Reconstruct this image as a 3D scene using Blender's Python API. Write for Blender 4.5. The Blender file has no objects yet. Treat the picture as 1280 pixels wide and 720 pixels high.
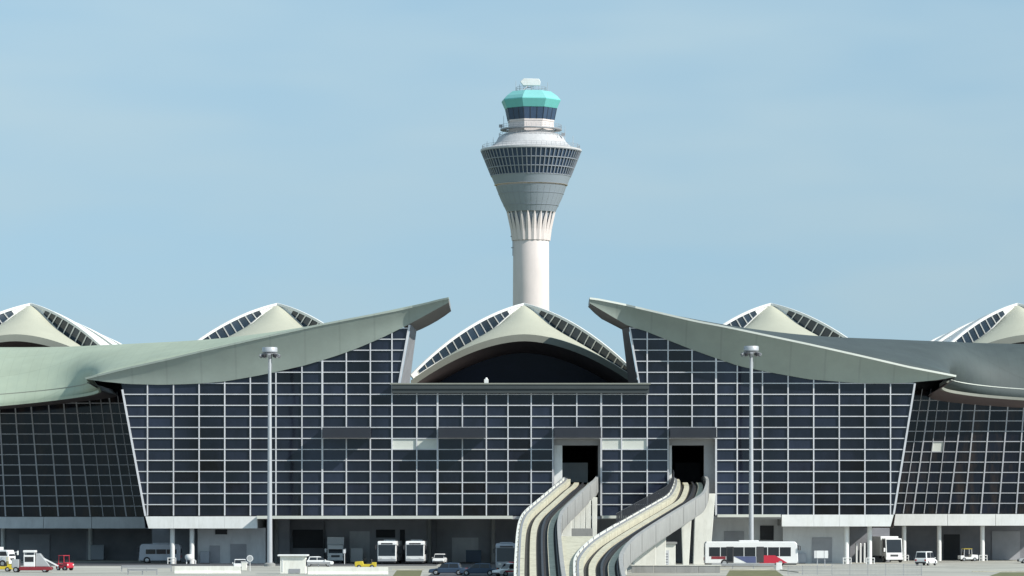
import bpy, bmesh, math, random
from mathutils import Vector, Matrix
random.seed(7)
R = math.radians
scene = bpy.context.scene
COL = scene.collection

# ------------------------------------------------------------------ camera
D0, F, HY, CZ = 500.0, 4500.0, 645.0, 6.67      # distance to the facade, focal length in photo pixels, horizon row, eye height
cam_d = bpy.data.cameras.new('camera')
cam = bpy.data.objects.new('camera', cam_d); COL.objects.link(cam)
cam.location = (0, -D0, CZ); cam.rotation_euler = (R(90), 0, 0)
cam_d.sensor_width = 36; cam_d.lens = F/1280*36; cam_d.shift_y = (HY-360)/1280
cam_d.clip_start = 1; cam_d.clip_end = 30000
scene.camera = cam

# ------------------------------------------------------------------ light
SUN_AZ, SUN_EL = 61.0, 36.0                      # to the right of the camera's back, above the horizon
sdir = Vector((math.cos(R(SUN_EL))*math.sin(R(SUN_AZ)), -math.cos(R(SUN_EL))*math.cos(R(SUN_AZ)), math.sin(R(SUN_EL))))
sl = bpy.data.lights.new('sun', 'SUN'); sl.energy = 5.0; sl.angle = R(0.53); sl.color = (1.0, 0.955, 0.875)
so = bpy.data.objects.new('sun', sl); COL.objects.link(so)
so.rotation_euler = sdir.to_track_quat('Z', 'Y').to_euler(); so.location = (200, -200, 300)

w = bpy.data.worlds.new('World'); scene.world = w; w.use_nodes = True
nt = w.node_tree; nt.nodes.clear()
def wn(t): return nt.nodes.new(t)
out = wn('ShaderNodeOutputWorld'); bg = wn('ShaderNodeBackground'); sky = wn('ShaderNodeTexSky')
sky.sky_type = 'NISHITA'; sky.sun_disc = False
sky.sun_elevation = R(SUN_EL); sky.sun_rotation = math.atan2(sdir.x, sdir.y)
sky.air_density = 1.0; sky.dust_density = 0.2; sky.ozone_density = 3.0; sky.altitude = 0
tc = wn('ShaderNodeTexCoord'); sep = wn('ShaderNodeSeparateXYZ'); comb = wn('ShaderNodeCombineXYZ')
mad = wn('ShaderNodeMath'); mad.operation = 'MULTIPLY_ADD'; mad.inputs[1].default_value = 0.85; mad.inputs[2].default_value = 0.16
nt.links.new(tc.outputs['Generated'], sep.inputs[0])
nt.links.new(sep.outputs[0], comb.inputs[0]); nt.links.new(sep.outputs[1], comb.inputs[1])
nt.links.new(sep.outputs[2], mad.inputs[0]); nt.links.new(mad.outputs[0], comb.inputs[2])
nt.links.new(comb.outputs[0], sky.inputs[0])
mp = wn('ShaderNodeMapping'); mp.inputs['Scale'].default_value = (6, 6, 24)
nz = wn('ShaderNodeTexNoise'); nz.inputs['Scale'].default_value = 1.0; nz.inputs['Detail'].default_value = 3; nz.inputs['Roughness'].default_value = 0.55
ramp = wn('ShaderNodeMapRange'); ramp.inputs['From Min'].default_value = 0.38; ramp.inputs['From Max'].default_value = 0.75
ramp.inputs['To Min'].default_value = 0.0; ramp.inputs['To Max'].default_value = 0.62
mix = wn('ShaderNodeMix'); mix.data_type = 'RGBA'
SKYK = 1.0
mix.inputs[7].default_value = (3.55, 4.45, 4.75, 1)
nt.links.new(tc.outputs['Generated'], mp.inputs[0]); nt.links.new(mp.outputs[0], nz.inputs['Vector'])
nt.links.new(nz.outputs['Fac'], ramp.inputs['Value']); nt.links.new(ramp.outputs[0], mix.inputs[0])
hsv = wn('ShaderNodeHueSaturation'); hsv.inputs['Saturation'].default_value = 0.78; hsv.inputs['Value'].default_value = 1.0; hsv.inputs['Hue'].default_value = 0.470
nt.links.new(sky.outputs[0], hsv.inputs['Color']); nt.links.new(hsv.outputs[0], mix.inputs[6])
hr = wn('ShaderNodeMapRange'); hr.inputs['From Min'].default_value = 0.0; hr.inputs['From Max'].default_value = 0.16; hr.inputs['To Min'].default_value = 0.80; hr.inputs['To Max'].default_value = 1.13   # duller layer of air low down
vm = wn('ShaderNodeVectorMath'); vm.operation = 'SCALE'
nt.links.new(sep.outputs[2], hr.inputs['Value']); nt.links.new(hr.outputs[0], vm.inputs['Scale']); nt.links.new(mix.outputs[2], vm.inputs[0]); nt.links.new(vm.outputs[0], bg.inputs['Color']); bg.inputs['Strength'].default_value = 0.15
nt.links.new(bg.outputs[0], out.inputs[0])
vs = scene.view_settings
vs.view_transform = 'Standard'; vs.look = 'None'; vs.exposure = 0.0; vs.gamma = 1.0; vs.use_curve_mapping = False
scene.render.engine = 'CYCLES'

# ------------------------------------------------------------------ helpers
def P(px, py, Y):
    """world point seen at photo pixel (px, py) at depth Y behind the facade plane"""
    d = D0 + Y
    return Vector(((px-640)*d/F, Y, CZ-(py-HY)*d/F))
def gx(px, Y): return (px-640)*(D0+Y)/F
def gy(py): return F*CZ/(py-HY)-D0              # depth of a ground point on photo row py

MATS = {}
def mat(name, col, rough=0.6, metal=0.0, var=0.12, scale=0.6, spec=0.5, bump=0.0, rnd=0.0, stretch=(1,1,1), dirt_or_refl=None, dirt_or_refl_amt=0.0, coord='Object', seam=0.0):
    m = bpy.data.materials.new(name); m.use_nodes = True; MATS[name] = m
    t = m.node_tree; b = t.nodes['Principled BSDF']
    b.inputs['Roughness'].default_value = rough; b.inputs['Metallic'].default_value = metal
    b.inputs['Specular IOR Level'].default_value = spec
    tcn = t.nodes.new('ShaderNodeTexCoord'); mpn = t.nodes.new('ShaderNodeMapping'); mpn.inputs['Scale'].default_value = stretch
    n = t.nodes.new('ShaderNodeTexNoise'); n.inputs['Scale'].default_value = scale; n.inputs['Detail'].default_value = 6; n.inputs['Roughness'].default_value = 0.62
    geo = t.nodes.new('ShaderNodeNewGeometry')
    t.links.new(geo.outputs['Position'] if coord == 'World' else tcn.outputs['Object'], mpn.inputs[0]); t.links.new(mpn.outputs[0], n.inputs['Vector'])
    mr = t.nodes.new('ShaderNodeMapRange'); mr.inputs['From Min'].default_value = 0.3; mr.inputs['From Max'].default_value = 0.7
    mr.inputs['To Min'].default_value = 1-var; mr.inputs['To Max'].default_value = 1+var
    t.links.new(n.outputs['Fac'], mr.inputs['Value'])
    last = mr.outputs[0]
    if rnd:
        oi = t.nodes.new('ShaderNodeObjectInfo'); r2 = t.nodes.new('ShaderNodeMapRange')
        r2.inputs['To Min'].default_value = 1-rnd; r2.inputs['To Max'].default_value = 1+rnd
        t.links.new(oi.outputs['Random'], r2.inputs['Value'])
        mu = t.nodes.new('ShaderNodeMath'); mu.operation = 'MULTIPLY'
        t.links.new(last, mu.inputs[0]); t.links.new(r2.outputs[0], mu.inputs[1]); last = mu.outputs[0]
    if seam:                                      # sheet-metal joints
        sx_ = t.nodes.new('ShaderNodeSeparateXYZ'); t.links.new(geo.outputs['Position'], sx_.inputs[0])
        for ax, sp, wd_ in ((0, seam, 0.055), (1, seam*4.3, 0.03)):
            dv = t.nodes.new('ShaderNodeMath'); dv.operation = 'DIVIDE'; dv.inputs[1].default_value = sp; t.links.new(sx_.outputs[ax], dv.inputs[0])
            fr_ = t.nodes.new('ShaderNodeMath'); fr_.operation = 'FRACT'; t.links.new(dv.outputs[0], fr_.inputs[0])
            lt = t.nodes.new('ShaderNodeMath'); lt.operation = 'LESS_THAN'; lt.inputs[1].default_value = wd_; t.links.new(fr_.outputs[0], lt.inputs[0])
            ma = t.nodes.new('ShaderNodeMath'); ma.operation = 'MULTIPLY_ADD'; ma.inputs[1].default_value = -0.10; ma.inputs[2].default_value = 1.0; t.links.new(lt.outputs[0], ma.inputs[0])
            mm = t.nodes.new('ShaderNodeMath'); mm.operation = 'MULTIPLY'; t.links.new(last, mm.inputs[0]); t.links.new(ma.outputs[0], mm.inputs[1]); last = mm.outputs[0]
    sc = t.nodes.new('ShaderNodeVectorMath'); sc.operation = 'SCALE'; sc.inputs[0].default_value = col
    t.links.new(last, sc.inputs['Scale'])
    cout = sc.outputs[0]
    if dirt_or_refl:
        n2 = t.nodes.new('ShaderNodeTexNoise'); n2.inputs['Scale'].default_value = scale*2.3; n2.inputs['Detail'].default_value = 8; n2.inputs['Roughness'].default_value = 0.7
        mp2 = t.nodes.new('ShaderNodeMapping'); mp2.inputs['Scale'].default_value = (1, 1, 0.25); mp2.inputs['Location'].default_value = (13, 7, 3)
        t.links.new(geo.outputs['Position'] if coord == 'World' else tcn.outputs['Object'], mp2.inputs[0]); t.links.new(mp2.outputs[0], n2.inputs['Vector'])
        m3 = t.nodes.new('ShaderNodeMapRange'); m3.inputs['From Min'].default_value = 0.48; m3.inputs['From Max'].default_value = 0.72
        m3.inputs['To Max'].default_value = dirt_or_refl_amt
        t.links.new(n2.outputs['Fac'], m3.inputs['Value'])
        mx = t.nodes.new('ShaderNodeMix'); mx.data_type = 'RGBA'; mx.inputs[7].default_value = (*dirt_or_refl, 1)
        t.links.new(m3.outputs[0], mx.inputs[0]); t.links.new(cout, mx.inputs[6]); cout = mx.outputs[2]
    t.links.new(cout, b.inputs['Base Color'])
    if bump:
        bp = t.nodes.new('ShaderNodeBump'); bp.inputs['Strength'].default_value = bump; bp.inputs['Distance'].default_value = 0.05
        t.links.new(n.outputs['Fac'], bp.inputs['Height']); t.links.new(bp.outputs[0], b.inputs['Normal'])
    return m

mat('glass', (0.010, 0.013, 0.023), 0.06, 0, 0.9, 0.11, stretch=(1,1,0.5), spec=0.40, rnd=0.55, coord='World')
mat('wing_glass', (0.006, 0.007, 0.013), 0.06, 0, 0.5, 0.18, spec=0.3, rnd=0.5, coord='World', dirt_or_refl=(0.045, 0.030, 0.022), dirt_or_refl_amt=0.9)  # brown patches here are reflections painted into the glass colour
mat('skylight_glass', (0.02, 0.035, 0.055), 0.08, 0, 0.1, 0.3, rnd=0.3)
mat('dark_glass', (0.006, 0.008, 0.030), 0.25, 0, 0.2, 0.2, spec=0.15)
mat('wing_mullion', (0.40, 0.41, 0.44), 0.45, 0, 0.10, 0.9, rnd=0.10, coord='World')  # darker copy of the front mullions, wing shade put into the colour
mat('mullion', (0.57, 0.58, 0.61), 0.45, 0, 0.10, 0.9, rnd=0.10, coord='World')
mat('white_panel', (0.76, 0.77, 0.76), 0.5, 0, 0.05, 0.5, dirt_or_refl=(0.5, 0.5, 0.45), dirt_or_refl_amt=0.35, coord='World')
mat('light_panel', (0.60, 0.62, 0.57), 0.5, 0, 0.05, 0.5)
mat('roof_pale', (0.375, 0.44, 0.345), 0.7, 0.0, 0.10, 0.16, seam=1.5, dirt_or_refl=(0.33, 0.40, 0.33), dirt_or_refl_amt=0.5, coord='World')
mat('roof_shaded', (0.058, 0.077, 0.078), 0.7, 0.0, 0.14, 0.16, seam=1.5, dirt_or_refl=(0.042, 0.055, 0.06), dirt_or_refl_amt=0.6, coord='World')  # right roof: shade painted in, cladding colour darker than on the left roof
mat('soffit', (0.30, 0.35, 0.315), 0.55, 0.0, 0.08, 0.22, seam=4.8, coord='World', dirt_or_refl=(0.26, 0.30, 0.27), dirt_or_refl_amt=0.4)
mat('soffit_end', (0.27, 0.25, 0.235), 0.6, 0.0, 0.08, 0.3)
mat('roof_edge', (0.62, 0.65, 0.60), 0.5, 0, 0.05)
mat('shell_cream', (0.50, 0.50, 0.40), 0.55, 0, 0.05, 0.12, dirt_or_refl=(0.44, 0.44, 0.36), dirt_or_refl_amt=0.4)
mat('shell_white', (0.74, 0.75, 0.74), 0.5, 0, 0.05)
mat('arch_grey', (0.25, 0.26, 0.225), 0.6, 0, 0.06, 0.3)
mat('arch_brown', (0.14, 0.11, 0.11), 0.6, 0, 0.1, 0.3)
mat('concrete', (0.50, 0.48, 0.40), 0.8, 0, 0.14, 0.5, dirt_or_refl=(0.25, 0.23, 0.18), dirt_or_refl_amt=0.55, coord='World')
mat('portal_shaded', (0.36, 0.36, 0.37), 0.7, 0, 0.08, 0.5)  # canopy shade on the portal frames, put into a greyer colour
mat('concrete_grey', (0.29, 0.295, 0.29), 0.8, 0, 0.10, 0.5, dirt_or_refl=(0.19, 0.19, 0.18), dirt_or_refl_amt=0.5, coord='World')
mat('concrete_pale', (0.325, 0.33, 0.325), 0.8, 0, 0.10, 0.5, dirt_or_refl=(0.27, 0.27, 0.25), dirt_or_refl_amt=0.5, coord='World')
mat('concrete_white', (0.77, 0.77, 0.71), 0.75, 0, 0.06, 0.5, dirt_or_refl=(0.42, 0.41, 0.35), dirt_or_refl_amt=0.4, coord='World')
mat('concrete_cream', (0.58, 0.56, 0.44), 0.8, 0, 0.12, 0.7, dirt_or_refl=(0.25, 0.22, 0.15), dirt_or_refl_amt=0.7, coord='World')
mat('track_dark', (0.035, 0.034, 0.036), 0.85, 0, 0.3, 0.8, coord='World')
mat('steel_grey', (0.33, 0.34, 0.36), 0.5, 0.3, 0.1, 1.0)
mat('dark_metal', (0.04, 0.042, 0.05), 0.5, 0.2, 0.2, 1.0)
mat('canopy', (0.022, 0.026, 0.036), 0.5, 0.1, 0.1, 0.5)
mat('parapet', (0.045, 0.055, 0.058), 0.6, 0, 0.08, 0.4)
mat('wall_grey', (0.62, 0.64, 0.66), 0.8, 0, 0.10, 0.3, dirt_or_refl=(0.42, 0.43, 0.45), dirt_or_refl_amt=0.5, coord='World')
mat('wall_dark', (0.23, 0.235, 0.26), 0.8, 0, 0.2, 0.3, coord='World')
mat('door_dark', (0.03, 0.032, 0.038), 0.7, 0, 0.2, 0.5)
mat('wall_mid', (0.35, 0.36, 0.39), 0.8, 0, 0.15, 0.3, coord='World')
mat('interior', (0.02, 0.02, 0.025), 0.9, 0, 0.3, 0.5)
mat('pole', (0.46, 0.48, 0.51), 0.45, 0.2, 0.05, 0.5)
mat('tower_white', (0.70, 0.63, 0.61), 0.7, 0, 0.04, 0.15, dirt_or_refl=(0.52, 0.49, 0.475), dirt_or_refl_amt=0.4)
mat('tower_terrace', (0.52, 0.52, 0.53), 0.6, 0, 0.08, 0.5, dirt_or_refl=(0.36, 0.37, 0.38), dirt_or_refl_amt=0.5)
mat('tower_grey', (0.31, 0.36, 0.42), 0.45, 0.1, 0.04, 0.1)
mat('tower_glass', (0.05, 0.085, 0.15), 0.25, 0, 0.15, 0.4)
mat('tower_fin', (0.30, 0.33, 0.38), 0.5, 0.1, 0.05)
mat('teal', (0.16, 0.52, 0.50), 0.4, 0, 0.06, 0.3)
mat('teal_roof', (0.22, 0.55, 0.54), 0.45, 0, 0.06, 0.3)
mat('veh_white', (0.78, 0.79, 0.79), 0.35, 0, 0.04, 0.6)
mat('veh_grey', (0.36, 0.39, 0.44), 0.4, 0, 0.06, 0.6)
mat('veh_red', (0.50, 0.025, 0.05), 0.4, 0, 0.08, 0.8)
mat('veh_darkred', (0.22, 0.02, 0.03), 0.5, 0, 0.15, 0.8)
mat('veh_blue', (0.09, 0.11, 0.22), 0.4, 0, 0.08, 0.8)
mat('veh_navy', (0.04, 0.07, 0.12), 0.4, 0, 0.08, 0.8)
mat('veh_yellow', (0.60, 0.47, 0.04), 0.45, 0, 0.08, 0.8)
mat('veh_silver', (0.45, 0.46, 0.47), 0.35, 0.3, 0.05, 0.6)
mat('veh_window', (0.02, 0.024, 0.03), 0.08, 0, 0.1)
mat('tyre', (0.015, 0.015, 0.016), 0.85, 0, 0.1)
mat('rim', (0.40, 0.41, 0.42), 0.4, 0.5, 0.1)
mat('lamp', (0.75, 0.75, 0.72), 0.15, 0, 0.05)
mat('lamp_red', (0.45, 0.02, 0.02), 0.2, 0, 0.05)
mat('bumper', (0.05, 0.05, 0.055), 0.6, 0, 0.1)
mat('skin', (0.35, 0.20, 0.13), 0.6)
mat('hivis', (0.62, 0.62, 0.05), 0.7)
mat('trouser', (0.03, 0.035, 0.06), 0.8)
# ground
mat('apron', (0.42, 0.415, 0.37), 0.85, 0, 0.16, 0.05, dirt_or_refl=(0.20, 0.20, 0.18), dirt_or_refl_amt=0.7, coord='World', stretch=(0.5, 1, 1))
mat('asphalt', (0.075, 0.08, 0.09), 0.85, 0, 0.2, 0.2, coord='World')
mat('grass', (0.145, 0.15, 0.07), 0.9, 0, 0.35, 0.6, coord='World', dirt_or_refl=(0.22, 0.20, 0.10), dirt_or_refl_amt=0.7)
mat('paint_white', (0.75, 0.75, 0.72), 0.7, 0, 0.08)
mat('paint_yellow', (0.60, 0.45, 0.05), 0.7, 0, 0.08)

class MB:
    def __init__(s): s.v = []; s.f = []
    def add(s, vs, fs):
        o = len(s.v); s.v += [tuple(p) for p in vs]; s.f += [tuple(i+o for i in f) for f in fs]; return s
    def box(s, x0, x1, y0, y1, z0, z1):
        return s.add([(x0,y0,z0),(x1,y0,z0),(x1,y1,z0),(x0,y1,z0),(x0,y0,z1),(x1,y0,z1),(x1,y1,z1),(x0,y1,z1)],
                     [(0,3,2,1),(4,5,6,7),(0,1,5,4),(1,2,6,5),(2,3,7,6),(3,0,4,7)])
    def bar(s, a, b, wx, wy, up=Vector((0,1,0))):
        """square bar from a to b; wx = width sideways, wy = depth along 'up'"""
        a = Vector(a); b = Vector(b); t = (b-a).normalized()
        u = up - t*up.dot(t)
        if u.length < 1e-4: u = Vector((1,0,0)) - t*t.x
        u.normalize(); sd = t.cross(u)
        vs = []
        for p in (a, b):
            for (i, j) in ((-1,-1),(1,-1),(1,1),(-1,1)): vs.append(p + sd*(wx/2*i) + u*(wy/2*j))
        return s.add(vs, [(0,3,2,1),(4,5,6,7),(0,1,5,4),(1,2,6,5),(2,3,7,6),(3,0,4,7)])
    def tube(s, a, b, r0, r1, n=10):
        a = Vector(a); b = Vector(b); t = (b-a).normalized()
        u = t.orthogonal().normalized(); v = t.cross(u)
        vs = [p + (u*math.cos(2*math.pi*i/n)+v*math.sin(2*math.pi*i/n))*r for p, r in ((a, r0), (b, r1)) for i in range(n)]
        fs = [(i, (i+1) % n, n+(i+1) % n, n+i) for i in range(n)] + [tuple(range(n))[::-1], tuple(range(n, 2*n))]
        return s.add(vs, fs)
    def lathe(s, prof, n=48, a0=0.0, a1=2*math.pi, c=(0,0,0)):
        """prof: list of (r, z)"""
        full = abs(a1-a0-2*math.pi) < 1e-6; m = n if full else n+1
        vs = [(c[0]+r*math.sin(a0+(a1-a0)*i/n), c[1]-r*math.cos(a0+(a1-a0)*i/n), c[2]+z) for r, z in prof for i in range(m)]
        fs = []
        for k in range(len(prof)-1):
            for i in range(n):
                j = (i+1) % m
                fs.append((k*m+i, k*m+j, (k+1)*m+j, (k+1)*m+i))
        return s.add(vs, fs)
    def grid(s, rows):
        n = len(rows[0]); vs = [p for r in rows for p in r]
        return s.add(vs, [(k*n+i, k*n+i+1, (k+1)*n+i+1, (k+1)*n+i) for k in range(len(rows)-1) for i in range(n-1)])
    def prism(s, poly, y0, y1):
        """poly of (x, z), extruded along y"""
        n = len(poly)
        vs = [(x, y0, z) for x, z in poly] + [(x, y1, z) for x, z in poly]
        return s.add(vs, [tuple(range(n)), tuple(range(n, 2*n))[::-1]] + [(i+n, (i+1) % n+n, (i+1) % n, i) for i in range(n)])
    def mesh(s, name, m, smooth=False):
        me = bpy.data.meshes.new(name); me.from_pydata(s.v, [], s.f)
        bm = bmesh.new(); bm.from_mesh(me)
        bmesh.ops.remove_doubles(bm, verts=bm.verts, dist=1e-5)
        bmesh.ops.recalc_face_normals(bm, faces=bm.faces); bm.to_mesh(me); bm.free()
        me.materials.append(MATS[m])
        if smooth:
            for p in me.polygons: p.use_smooth = True
            try: me.set_sharp_from_angle(angle=R(35))
            except Exception: pass
        return me
    def build(s, name, m, parent=None, smooth=False, bevel=0.0):
        o = bpy.data.objects.new(name, s.mesh(name, m, smooth)); COL.objects.link(o)
        if parent: o.parent = parent
        if bevel:
            b = o.modifiers.new('bevel', 'BEVEL'); b.width = bevel; b.segments = 2; b.limit_method = 'ANGLE'; b.angle_limit = R(40)
        return o
def link(name, me, parent=None, loc=(0,0,0), rot=(0,0,0), sc=(1,1,1)):
    o = bpy.data.objects.new(name, me); COL.objects.link(o); o.parent = parent
    o.location = loc; o.rotation_euler = rot; o.scale = sc
    return o
def tag(o, label, cat, group=None):
    o['label'] = label; o['category'] = cat
    if group: o['group'] = group
    return o
def thing(name, label, cat, loc=(0,0,0), rz=0.0, group=None):
    o = bpy.data.objects.new(name, None); COL.objects.link(o); o.location = loc; o.rotation_euler = (0, 0, rz)
    o.empty_display_size = 0.5
    return tag(o, label, cat, group)
def struct(o): o['kind'] = 'structure'; return o
def copy_tree(o, parent=None):
    c = o.copy(); COL.objects.link(c); c.parent = parent
    for ch in list(o.children): copy_tree(ch, c)
    return c
def lerp_pts(pts, x):
    if x <= pts[0][0]: return pts[0][1]
    for (a, b), (c, d) in zip(pts, pts[1:]):
        if x <= c: return b+(d-b)*(x-a)/(c-a)
    return pts[-1][1]
def smooth_curve(pts, n):
    """Catmull-Rom through pts (tuples), n samples"""
    pts = [Vector(p) for p in pts]; q = [pts[0]*2-pts[1]] + pts + [pts[-1]*2-pts[-2]]
    L = [0]
    for a, b in zip(pts, pts[1:]): L.append(L[-1]+(b-a).length)
    res = []
    for i in range(n):
        s = L[-1]*i/(n-1); k = 0
        while k < len(pts)-2 and s > L[k+1]: k += 1
        t = (s-L[k])/(L[k+1]-L[k]); p0, p1, p2, p3 = q[k:k+4]
        res.append(0.5*((2*p1)+(p2-p0)*t+(2*p0-5*p1+4*p2-p3)*t*t+(3*p1-p0-3*p2+p3)*t**3))
    return res

# ------------------------------------------------------------------ ground
struct(MB().add([(-9000,-3000,0),(9000,-3000,0),(9000,16000,0),(-9000,16000,0)], [(0,1,2,3)]).build('ground', 'grass'))
struct(MB().add([(-400,-420,0.004),(400,-420,0.004),(400,300,0.004),(-400,300,0.004)], [(0,1,2,3)]).build('apron', 'apron'))
def patch(name, m, pts, z):
    return struct(MB().add([(gx(px, gy(py)), gy(py), z) for px, py in pts], [tuple(range(len(pts)))]).build(name, m))
patch('service_road', 'asphalt', [(530,724),(642,724),(642,703),(560,703),(548,710)], 0.008)
patch('road', 'asphalt', [(-60,707.3),(545,707.3),(552,703.2),(-60,703.2)], 0.008)
patch('grass_verge', 'grass', [(905,724),(985,724),(970,713),(912,713)], 0.008)
patch('grass_verge', 'grass', [(1225,724),(1300,724),(1300,715.5),(1250,715.5)], 0.008)
patch('grass_verge', 'grass', [(488,724),(524,724),(528,713),(496,713)], 0.008)
def kerb(pts):
    mb = MB()
    for (a, b), (c, d) in zip(pts, pts[1:]):
        A = Vector((gx(a, gy(b)), gy(b), 0.07)); B = Vector((gx(c, gy(d)), gy(d), 0.07))
        mb.bar(A, B, 0.3, 0.12, Vector((0,0,1)))
    return struct(mb.build('kerb', 'concrete'))
kerb([(900,712.4),(972,712.4),(1000,716)]); kerb([(1215,715.0),(1300,715.0)]); kerb([(490,712.5),(530,712.5)])
for k in range(5):                                # painted parking bay lines under the building edge
    x = gx(560+18*k, -20); patch('bay_line', 'paint_white', [(556+17*k, 714), (557.2+17*k, 714), (557.5+17*k, 709.5), (556.5+17*k, 709.5)], 0.012)
patch('lane_line', 'paint_white', [(-20, 709.3), (190, 709.3), (190, 709.0), (-20, 709.0)], 0.008)

# ------------------------------------------------------------------ terminal front block
T = thing('terminal_building', 'dark glass terminal front with white gridded mullions under two rising winged roofs', 'terminal', (0, 0, 0))
MUL = [184.5,217,249,281,313,345,377.5,403,433,463,490,521,547,578,608,635,664,691,721,751.5,777,809,835,865,895,921.5,953,985,1017,1049,1081,1113]
ROW0, ROWP = 644.5, 13.78
ROWS = [ROW0-ROWP*k for k in range(0, 18)]
EL = [(107,474),(130,477),(160,480),(200,481),(240,480),(280,477),(320,470),(340,466),(380,457),(420,445),(450,434),(480,421),(512,405)]
ER = [(787,408.5),(802,412),(827,422),(865,437),(890,446),(925,458),(960,465),(1010,474),(1060,478),(1095,479.5),(1135,478.5),(1172,475),(1195,471)]
def eave(px):
    if px <= 512: return lerp_pts(EL, px)
    if px >= 787: return lerp_pts(ER, px)
    return 479.5
def edgeL(py): return 182+(153-182)*(645-py)/(645-487)
def edgeR(py): return 1117+(1143-1117)*(643-py)/(643-480)
def postL(py): return 499+(512-499)*(478-py)/(478-407)
def postR(py): return 799+(787-799)*(478-py)/(478-410)
def zof(py): return CZ-(py-HY)*D0/F
def xof(px): return (px-640)*D0/F
PORTALS = [(691,751.5),(835,895)]
PT, PB = 548.0, 631.0                             # portal zone rows
cells = []
for k in range(len(ROWS)-1):
    yb, yt = ROWS[k], ROWS[k+1]
    ym = (yb+yt)/2
    xs = list(MUL)
    upper = ym < 479
    for i in range(-1, len(xs)):
        def lim(py, side):
            j = i if side == 0 else i+1
            if j < 0: return edgeL(py)
            if j >= len(xs): return edgeR(py)
            return xs[j]
        l_b, l_t, r_b, r_t = lim(yb,0), lim(yt,0), lim(yb,1), lim(yt,1)
        xm = (l_b+r_b)/2
        if upper:
            if 490 < xm < 521: r_b, r_t = postL(yb), postL(yt)
            elif 777 < xm < 809: l_b, l_t = postR(yb), postR(yt)
            elif 521 <= xm <= 777: continue
        if any(a-1 < xm < b+1 for a, b in PORTALS) and PT-2 < ym < PB: continue
        tl, tr = max(yt, eave(l_t)-4), max(yt, eave(r_t)-4)
        if min(tl, tr) >= yb-1: continue
        tl, tr = min(tl, yb-0.5), min(tr, yb-0.5)
        poly = [(l_b,yb),(r_b,yb),(r_t if tr == yt else r_b,tr),(l_t if tl == yt else l_b,tl)]
        area = (r_b-l_b)*(yb-(tl+tr)/2)
        cells.append((area, poly, (xm, ym)))
cells.sort(key=lambda c: -c[0])
unit = {}
rest = MB()
LIGHT = [(490,547),(751.5,809)]
gi = 0
for n, (area, poly, (xm, ym)) in enumerate(cells):
    m = 'glass'
    if any(a < xm < b for a, b in LIGHT) and 548 < ym < 562: m = 'light_panel'
    pts = [(xof(a), zof(b)) for a, b in poly]
    cx = sum(p[0] for p in pts)/4; cz = sum(p[1] for p in pts)/4
    if gi < 300 or m == 'light_panel':
        key = (m,) + tuple(round(v, 2) for p in pts for v in (p[0]-cx, p[1]-cz))
        if key not in unit:
            q = MB().prism([(p[0]-cx, p[1]-cz) for p in pts], 0.0, 0.03); unit[key] = q.mesh('pane', m)
        link('pane', unit[key], T, (cx, 0.03+random.uniform(-.004, .004), cz), (R(random.gauss(0,.35)), 0, R(random.gauss(0,.3)))); gi += 1
    else: rest.prism(pts, 0.03, 0.06)
o = rest.build('small_panes', 'glass', T); o['kind'] = 'stuff'
# mullions
for px in MUL:
    top = eave(px)-3 if (px <= 490 or px >= 809) else 482
    spans = [(ROW0, top)]
    for a, b in PORTALS:
        if a+2 < px < b-2: spans = [(PT-1, top)]
    wd = 0.25 if px in (403, 547, 751.5, 895) else 0.17
    for yb, yt in spans:
        dz = 0.02 if px in (403, 547) else 0.0
        MB().box(xof(px)-wd/2, xof(px)+wd/2, -0.20-dz, -0.001, zof(yb), zof(yt)).build('mullion', 'mullion', T)
# transoms
for k in range(1, len(ROWS)):
    py = ROWS[k]
    segs = []
    def eave_hits(x0, x1):
        s = []; st = None; x = x0
        while x <= x1:
            ok = py > eave(x)-2
            if ok and st is None: st = x
            if not ok and st is not None: s.append((st, x)); st = None
            x += 1.0
        if st is not None: s.append((st, x1))
        return s
    if py > 481: raw = [(edgeL(py), edgeR(py))]
    else: raw = [(edgeL(py) if py > 487 else 155, postL(py)), (postR(py), edgeR(py) if py > 481 else 1142)]
    for a, b in raw:
        for s, e in eave_hits(a, b):
            cuts = [(s, e)]
            if PT+2 < py < PB-1:
                cuts = [(s, 691), (751.5, 835), (895, e)]
            for c, d in cuts: segs.append((c, d))
    for a, b in segs:
        if b-a > 3: MB().box(xof(a), xof(b), -0.165, -0.002, zof(py)-0.062, zof(py)+0.062).build('transom', 'mullion', T)
# slanting edge posts
for (a, b, wd) in (((182,645),(153,487),0.26), ((1117,643),(1143.5,479),0.26), ((499,479),(512,406),0.30), ((799,479),(787,409),0.22)):
    MB().bar((xof(a[0]), -0.12, zof(a[1])), (xof(b[0]), -0.12, zof(b[1])), wd, 0.30).build('edge_post', 'mullion', T)
# return walls behind the slanting edges, dark glass going back
def quad(name, m, pts, parent, th=None): return MB().add(pts, [(0,1,2,3)]).build(name, m, parent)
quad('side_wall', 'dark_glass', [(xof(182),0.08,zof(660)),(xof(153),0.08,zof(480)),(xof(153)+4,34,zof(480)),(xof(182)+4,34,zof(660))], T)
quad('side_wall', 'arch_brown', [(xof(1117),0.08,zof(660)),(xof(1143),0.08,zof(478)),(xof(1143)-4,34,zof(478)),(xof(1117)-4,34,zof(660))], T)
for s, (pa, pb) in ((1, ((499,479),(512,406))), (-1, ((799,479),(787,409)))):   # reveal beside the central roof gap
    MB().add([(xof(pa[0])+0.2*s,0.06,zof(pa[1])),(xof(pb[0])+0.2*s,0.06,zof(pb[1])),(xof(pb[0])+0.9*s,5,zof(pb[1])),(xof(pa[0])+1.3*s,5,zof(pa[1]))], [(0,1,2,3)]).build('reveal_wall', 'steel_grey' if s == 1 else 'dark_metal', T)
# dark body behind the glass
MB().box(xof(185), xof(1114), 0.6, 40, zof(645), zof(484)).build('interior_core', 'interior', T)
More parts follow.
